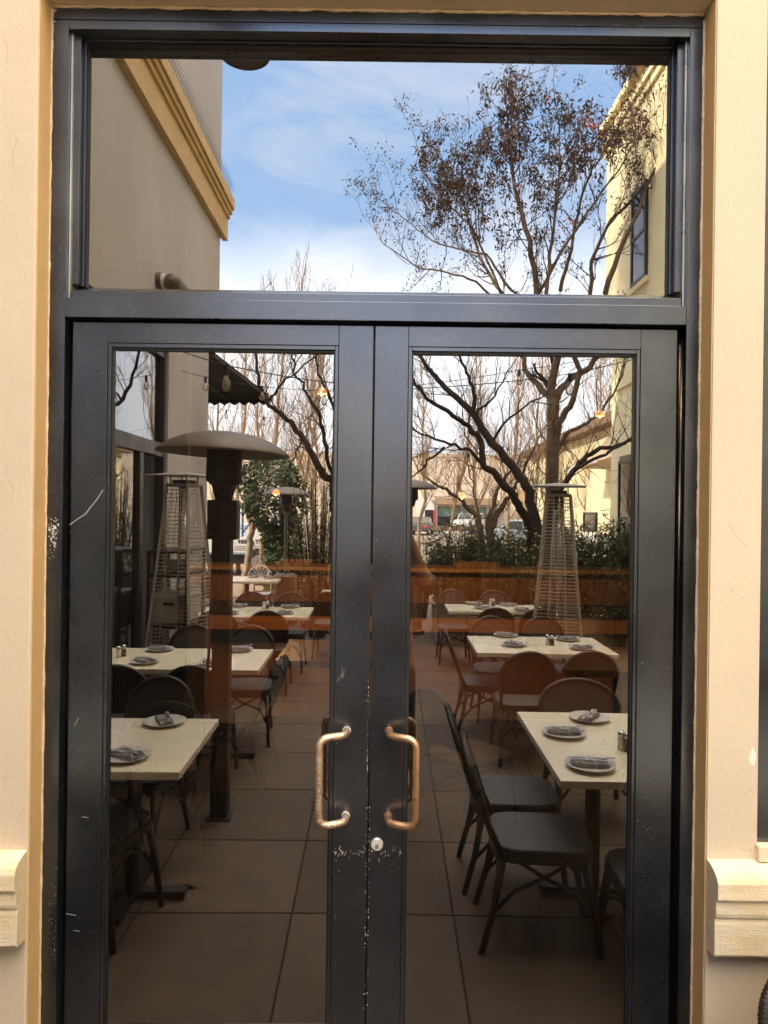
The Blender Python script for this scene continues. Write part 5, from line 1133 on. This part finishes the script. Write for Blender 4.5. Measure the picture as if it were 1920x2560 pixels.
for px, py, w0, lb in ((1190, 1403, 0.62, 'wooden tray on the bar right of centre'), (735, 1396, 0.5, 'wooden tray on the bar left of centre')):
    c = DP(px, py, 8.04); tt = thing('wooden_tray', lb, 'tray', (c.x, 8.04, 1.098)); MB().box(c.x - w0 / 2, c.x + w0 / 2, 7.89, 8.24, 1.099, 1.117).build('tray_base', WOODO, tt)
    m = MB(); m.box(c.x - w0 / 2, c.x + w0 / 2, 7.87, 7.889, 1.099, 1.167); m.box(c.x - w0 / 2, c.x + w0 / 2, 8.241, 8.26, 1.099, 1.167); each(m, 8, 'tray_rim', WOODO, tt)
c = DP(486, 1866, 3.51); 
tag(MB().box(c.x - 0.075, c.x + 0.075, 3.51, 3.66, 0.009, 1.30).build('wooden_post', WOODL, None, (c.x, 3.5, 0), bevel=0.006), 'square oak post standing inside the left door', 'post')
make_table('orange wood table inside behind the left door', -0.80, 0.1, 3.18, 4.05, 'wood topped tables indoors', WOODO, 0.75, 0.05)
make_table('orange wood table inside behind the right door', 1.35, 2.4, 2.98, 3.9, 'wood topped tables indoors', WOODO, 0.75, 0.05)
for k, (x, y, r, lb) in enumerate(((-1.35, 1.55, 0.2, 'indoor chair nearest the left pane'), (-0.95, 2.75, 1.4, 'indoor chair left of the left wood table'), (1.7, 2.35, 0.1, 'indoor chair on the near side of the right wood table'),
                                (-1.15, 1.9, 0.3, 'indoor chair left of the aisle by the oak post'), (0.5, 2.1, -0.9, 'indoor chair beside the aisle right of centre'))):
    place_chair(x, y, r, lb, 'dark chairs indoors')
def pend(px, py, y, label, e=26):
    c = DP(px, py, y); o = thing('pendant_lamp', label, 'lamp', (c.x, c.y, c.z), 'glowing pendant lamps indoors')
    MB().lathe([(0.010, 0.06), (0.03, 0.05), (0.045, 0.02), (0.047, 0.0)], c, 20).build('shade', AMBER, o, smooth=True)
    MB().lathe([(0, -0.02), (0.012, -0.016), (0.017, 0.0), (0.010, 0.018), (0, 0.024)], c, 14).build('bulb', LITB, o, smooth=True)
    MB().tube([(c.x, c.y, c.z + 0.1), (c.x, c.y, 3.79)], 0.004, 5).build('cord', GASK, o)
    l = bpy.data.lights.new('pendant_light', 'POINT'); l.energy = e; l.color = (1.0, 0.62, 0.34); l.shadow_soft_size = 0.06
    lo = bpy.data.objects.new('pendant_light', l); C.objects.link(lo); lo.parent = o; lo.location = (0, 0, -0.07)
pend(806, 985, 4.6, 'amber pendant lamp right in the left pane', 12); pend(578, 893, 5.6, 'amber pendant lamp at the top of the left pane', 9)
pend(1155, 1243, 6.3, 'amber pendant lamp low over the bar', 26); pend(1500, 1040, 5.2, 'amber pendant lamp at the right of the right pane', 12); pend(690, 1235, 6.3, 'amber pendant lamp over the bar left of centre', 26)

# ------------------------------------------------------------------ the photographer, mirrored between the door stiles
per = thing('person', 'person in a dark T-shirt raising a phone with both hands', 'person', (0.04, -2.55, 0))
def skin(name, V_, E_, root, m, par):
    me = bpy.data.meshes.new(name); me.from_pydata([Vector(v[:3]) - Vector(par['_o']) for v in V_], E_, []); o = bpy.data.objects.new(name, me); C.objects.link(o); o.parent = par
    o.modifiers.new('skin', 'SKIN'); sv_ = me.skin_vertices[0].data
    for i, v in enumerate(V_): sv_[i].radius = (v[3], v[4] if len(v) > 4 else v[3]); sv_[i].use_root = (i == root)
    s = o.modifiers.new('sub', 'SUBSURF'); s.levels = 2; s.render_levels = 2; me.materials.append(m); return o
cx, cy = 0.03, -2.60
V_ = [(cx, cy, 0.95, .15, .11), (cx, cy - .01, 1.12, .145, .10), (cx, cy, 1.30, .17, .11), (cx, cy, 1.42, .12, .085), (cx, cy + .01, 1.50, .055, .055), (cx, cy + .03, 1.58, .06, .07), (cx, cy + .035, 1.66, .078, .095), (cx, cy + .02, 1.72, .06, .075)]
E_ = [(i, i + 1) for i in range(7)]
def addv(v, a): V_.append(v); E_.append((a, len(V_) - 1)); return len(V_) - 1
for s in (-1, 1):
    a = addv((cx + s * .165, cy, 1.41, .055), 3); a = addv((cx + s * .235, cy + .13, 1.33, .048), a); a = addv((cx + s * .255, cy + .24, 1.30, .042), a)
    a = addv((cx + s * .17, cy + .33, 1.49, .036), a); a = addv((cx + s * .09, cy + .385, 1.68, .026), a); a = addv((cx + s * .075, cy + .40, 1.73, .030, .018), a)
    pm = a
    for f, (dx, dz) in enumerate(((0.002, .045), (-.012, .062), (-.022, .050), (-.030, .036))):
        b = addv((cx + s * (.075 - .010 * f), cy + .415, 1.755 - .012 * f + 0.01, .0085), pm); b = addv((cx + s * (.062 - .012 * f), cy + .425, 1.775 - .014 * f, .008), b); addv((cx + s * (.042 - .010 * f), cy + .425, 1.785 - .016 * f, .007), b)
    b = addv((cx + s * .058, cy + .395, 1.725, .010), pm); addv((cx + s * .035, cy + .40, 1.745, .009), b)
    a = addv((cx + s * .09, cy, .86, .095), 0); a = addv((cx + s * .11, cy + .02, .50, .06), a); a = addv((cx + s * .12, cy - .01, .09, .040), a); addv((cx + s * .13, cy + .15, .04, .035, .03), a)
skin('body', V_, E_, 0, SKIN, per)
TV = [(cx, cy, 0.90, .165, .13), (cx, cy - .01, 1.12, .158, .118), (cx, cy, 1.30, .185, .125), (cx, cy, 1.43, .125, .095)]; TE = [(0, 1), (1, 2), (2, 3)]
for s in (-1, 1):
    TV.append((cx + s * .17, cy, 1.41, .072)); TE.append((3, len(TV) - 1)); TV.append((cx + s * .238, cy + .13, 1.335, .068)); TE.append((len(TV) - 2, len(TV) - 1)); TV.append((cx + s * .258, cy + .235, 1.305, .064)); TE.append((len(TV) - 2, len(TV) - 1)); TV.append((cx + s * .225, cy + .275, 1.37, .056)); TE.append((len(TV) - 2, len(TV) - 1))
skin('t_shirt', TV, TE, 0, SHIRT, per)
JV = [(cx, cy, .96, .158, .122), (cx, cy, .90, .155, .12)]; JE = [(0, 1)]
for s in (-1, 1):
    for q in ((cx + s * .09, cy, .84, .108), (cx + s * .11, cy + .02, .50, .075), (cx + s * .12, cy - .01, .10, .060)):
        JV.append(q); JE.append((1 if q[2] > .8 else len(JV) - 2, len(JV) - 1))
skin('jeans', JV, JE, 0, JEANS, per)
hd = MB(); c = Vector((cx, cy + .015, 1.70)); vs = []
hd.lathe([(0, .075)] + [(.092 * math.sin(a), .075 * math.cos(a)) for a in [.3 * i for i in range(1, 6)]], c, 20); hd.build('hair', HAIR, per, smooth=True)
fm = MB(); fm.tube([(cx, cy + .125, 1.665), (cx, cy + .142, 1.635), (cx, cy + .125, 1.622)], [.008, .014, .010], 8); 
for s in (-1, 1): fm.tube([(cx + s * .082, cy + .02, 1.68), (cx + s * .092, cy + .01, 1.66), (cx + s * .082, cy + .02, 1.63)], [.010, .016, .009], 8)
fm.build('nose_and_ears', SKIN, per, smooth=True)
em = MB()
for s in (-1, 1): em.tube([(cx + s * .032, cy + .110, 1.665), (cx + s * .032, cy + .122, 1.665)], .009, 10)
em.tube([(cx - .022, cy + .118, 1.600), (cx, cy + .124, 1.597), (cx + .022, cy + .118, 1.600)], .004, 6); em.build('eyes_and_mouth', HAIR, per)
per.scale = (1, 1, 1.06)
ph = thing('phone', 'black phone held upright by the person in the T-shirt', 'phone', (0, -2.15, 1.87))
MB().box(-0.037, 0.037, -2.158, -2.150, 1.79, 1.94).build('phone_body', DARKM, ph, bevel=0.004)
MB().box(-0.033, 0.033, -2.1595, -2.1585, 1.795, 1.935).build('screen', CARGL, ph)

for o in bpy.data.objects:
    if '_o' in o: del o['_o']
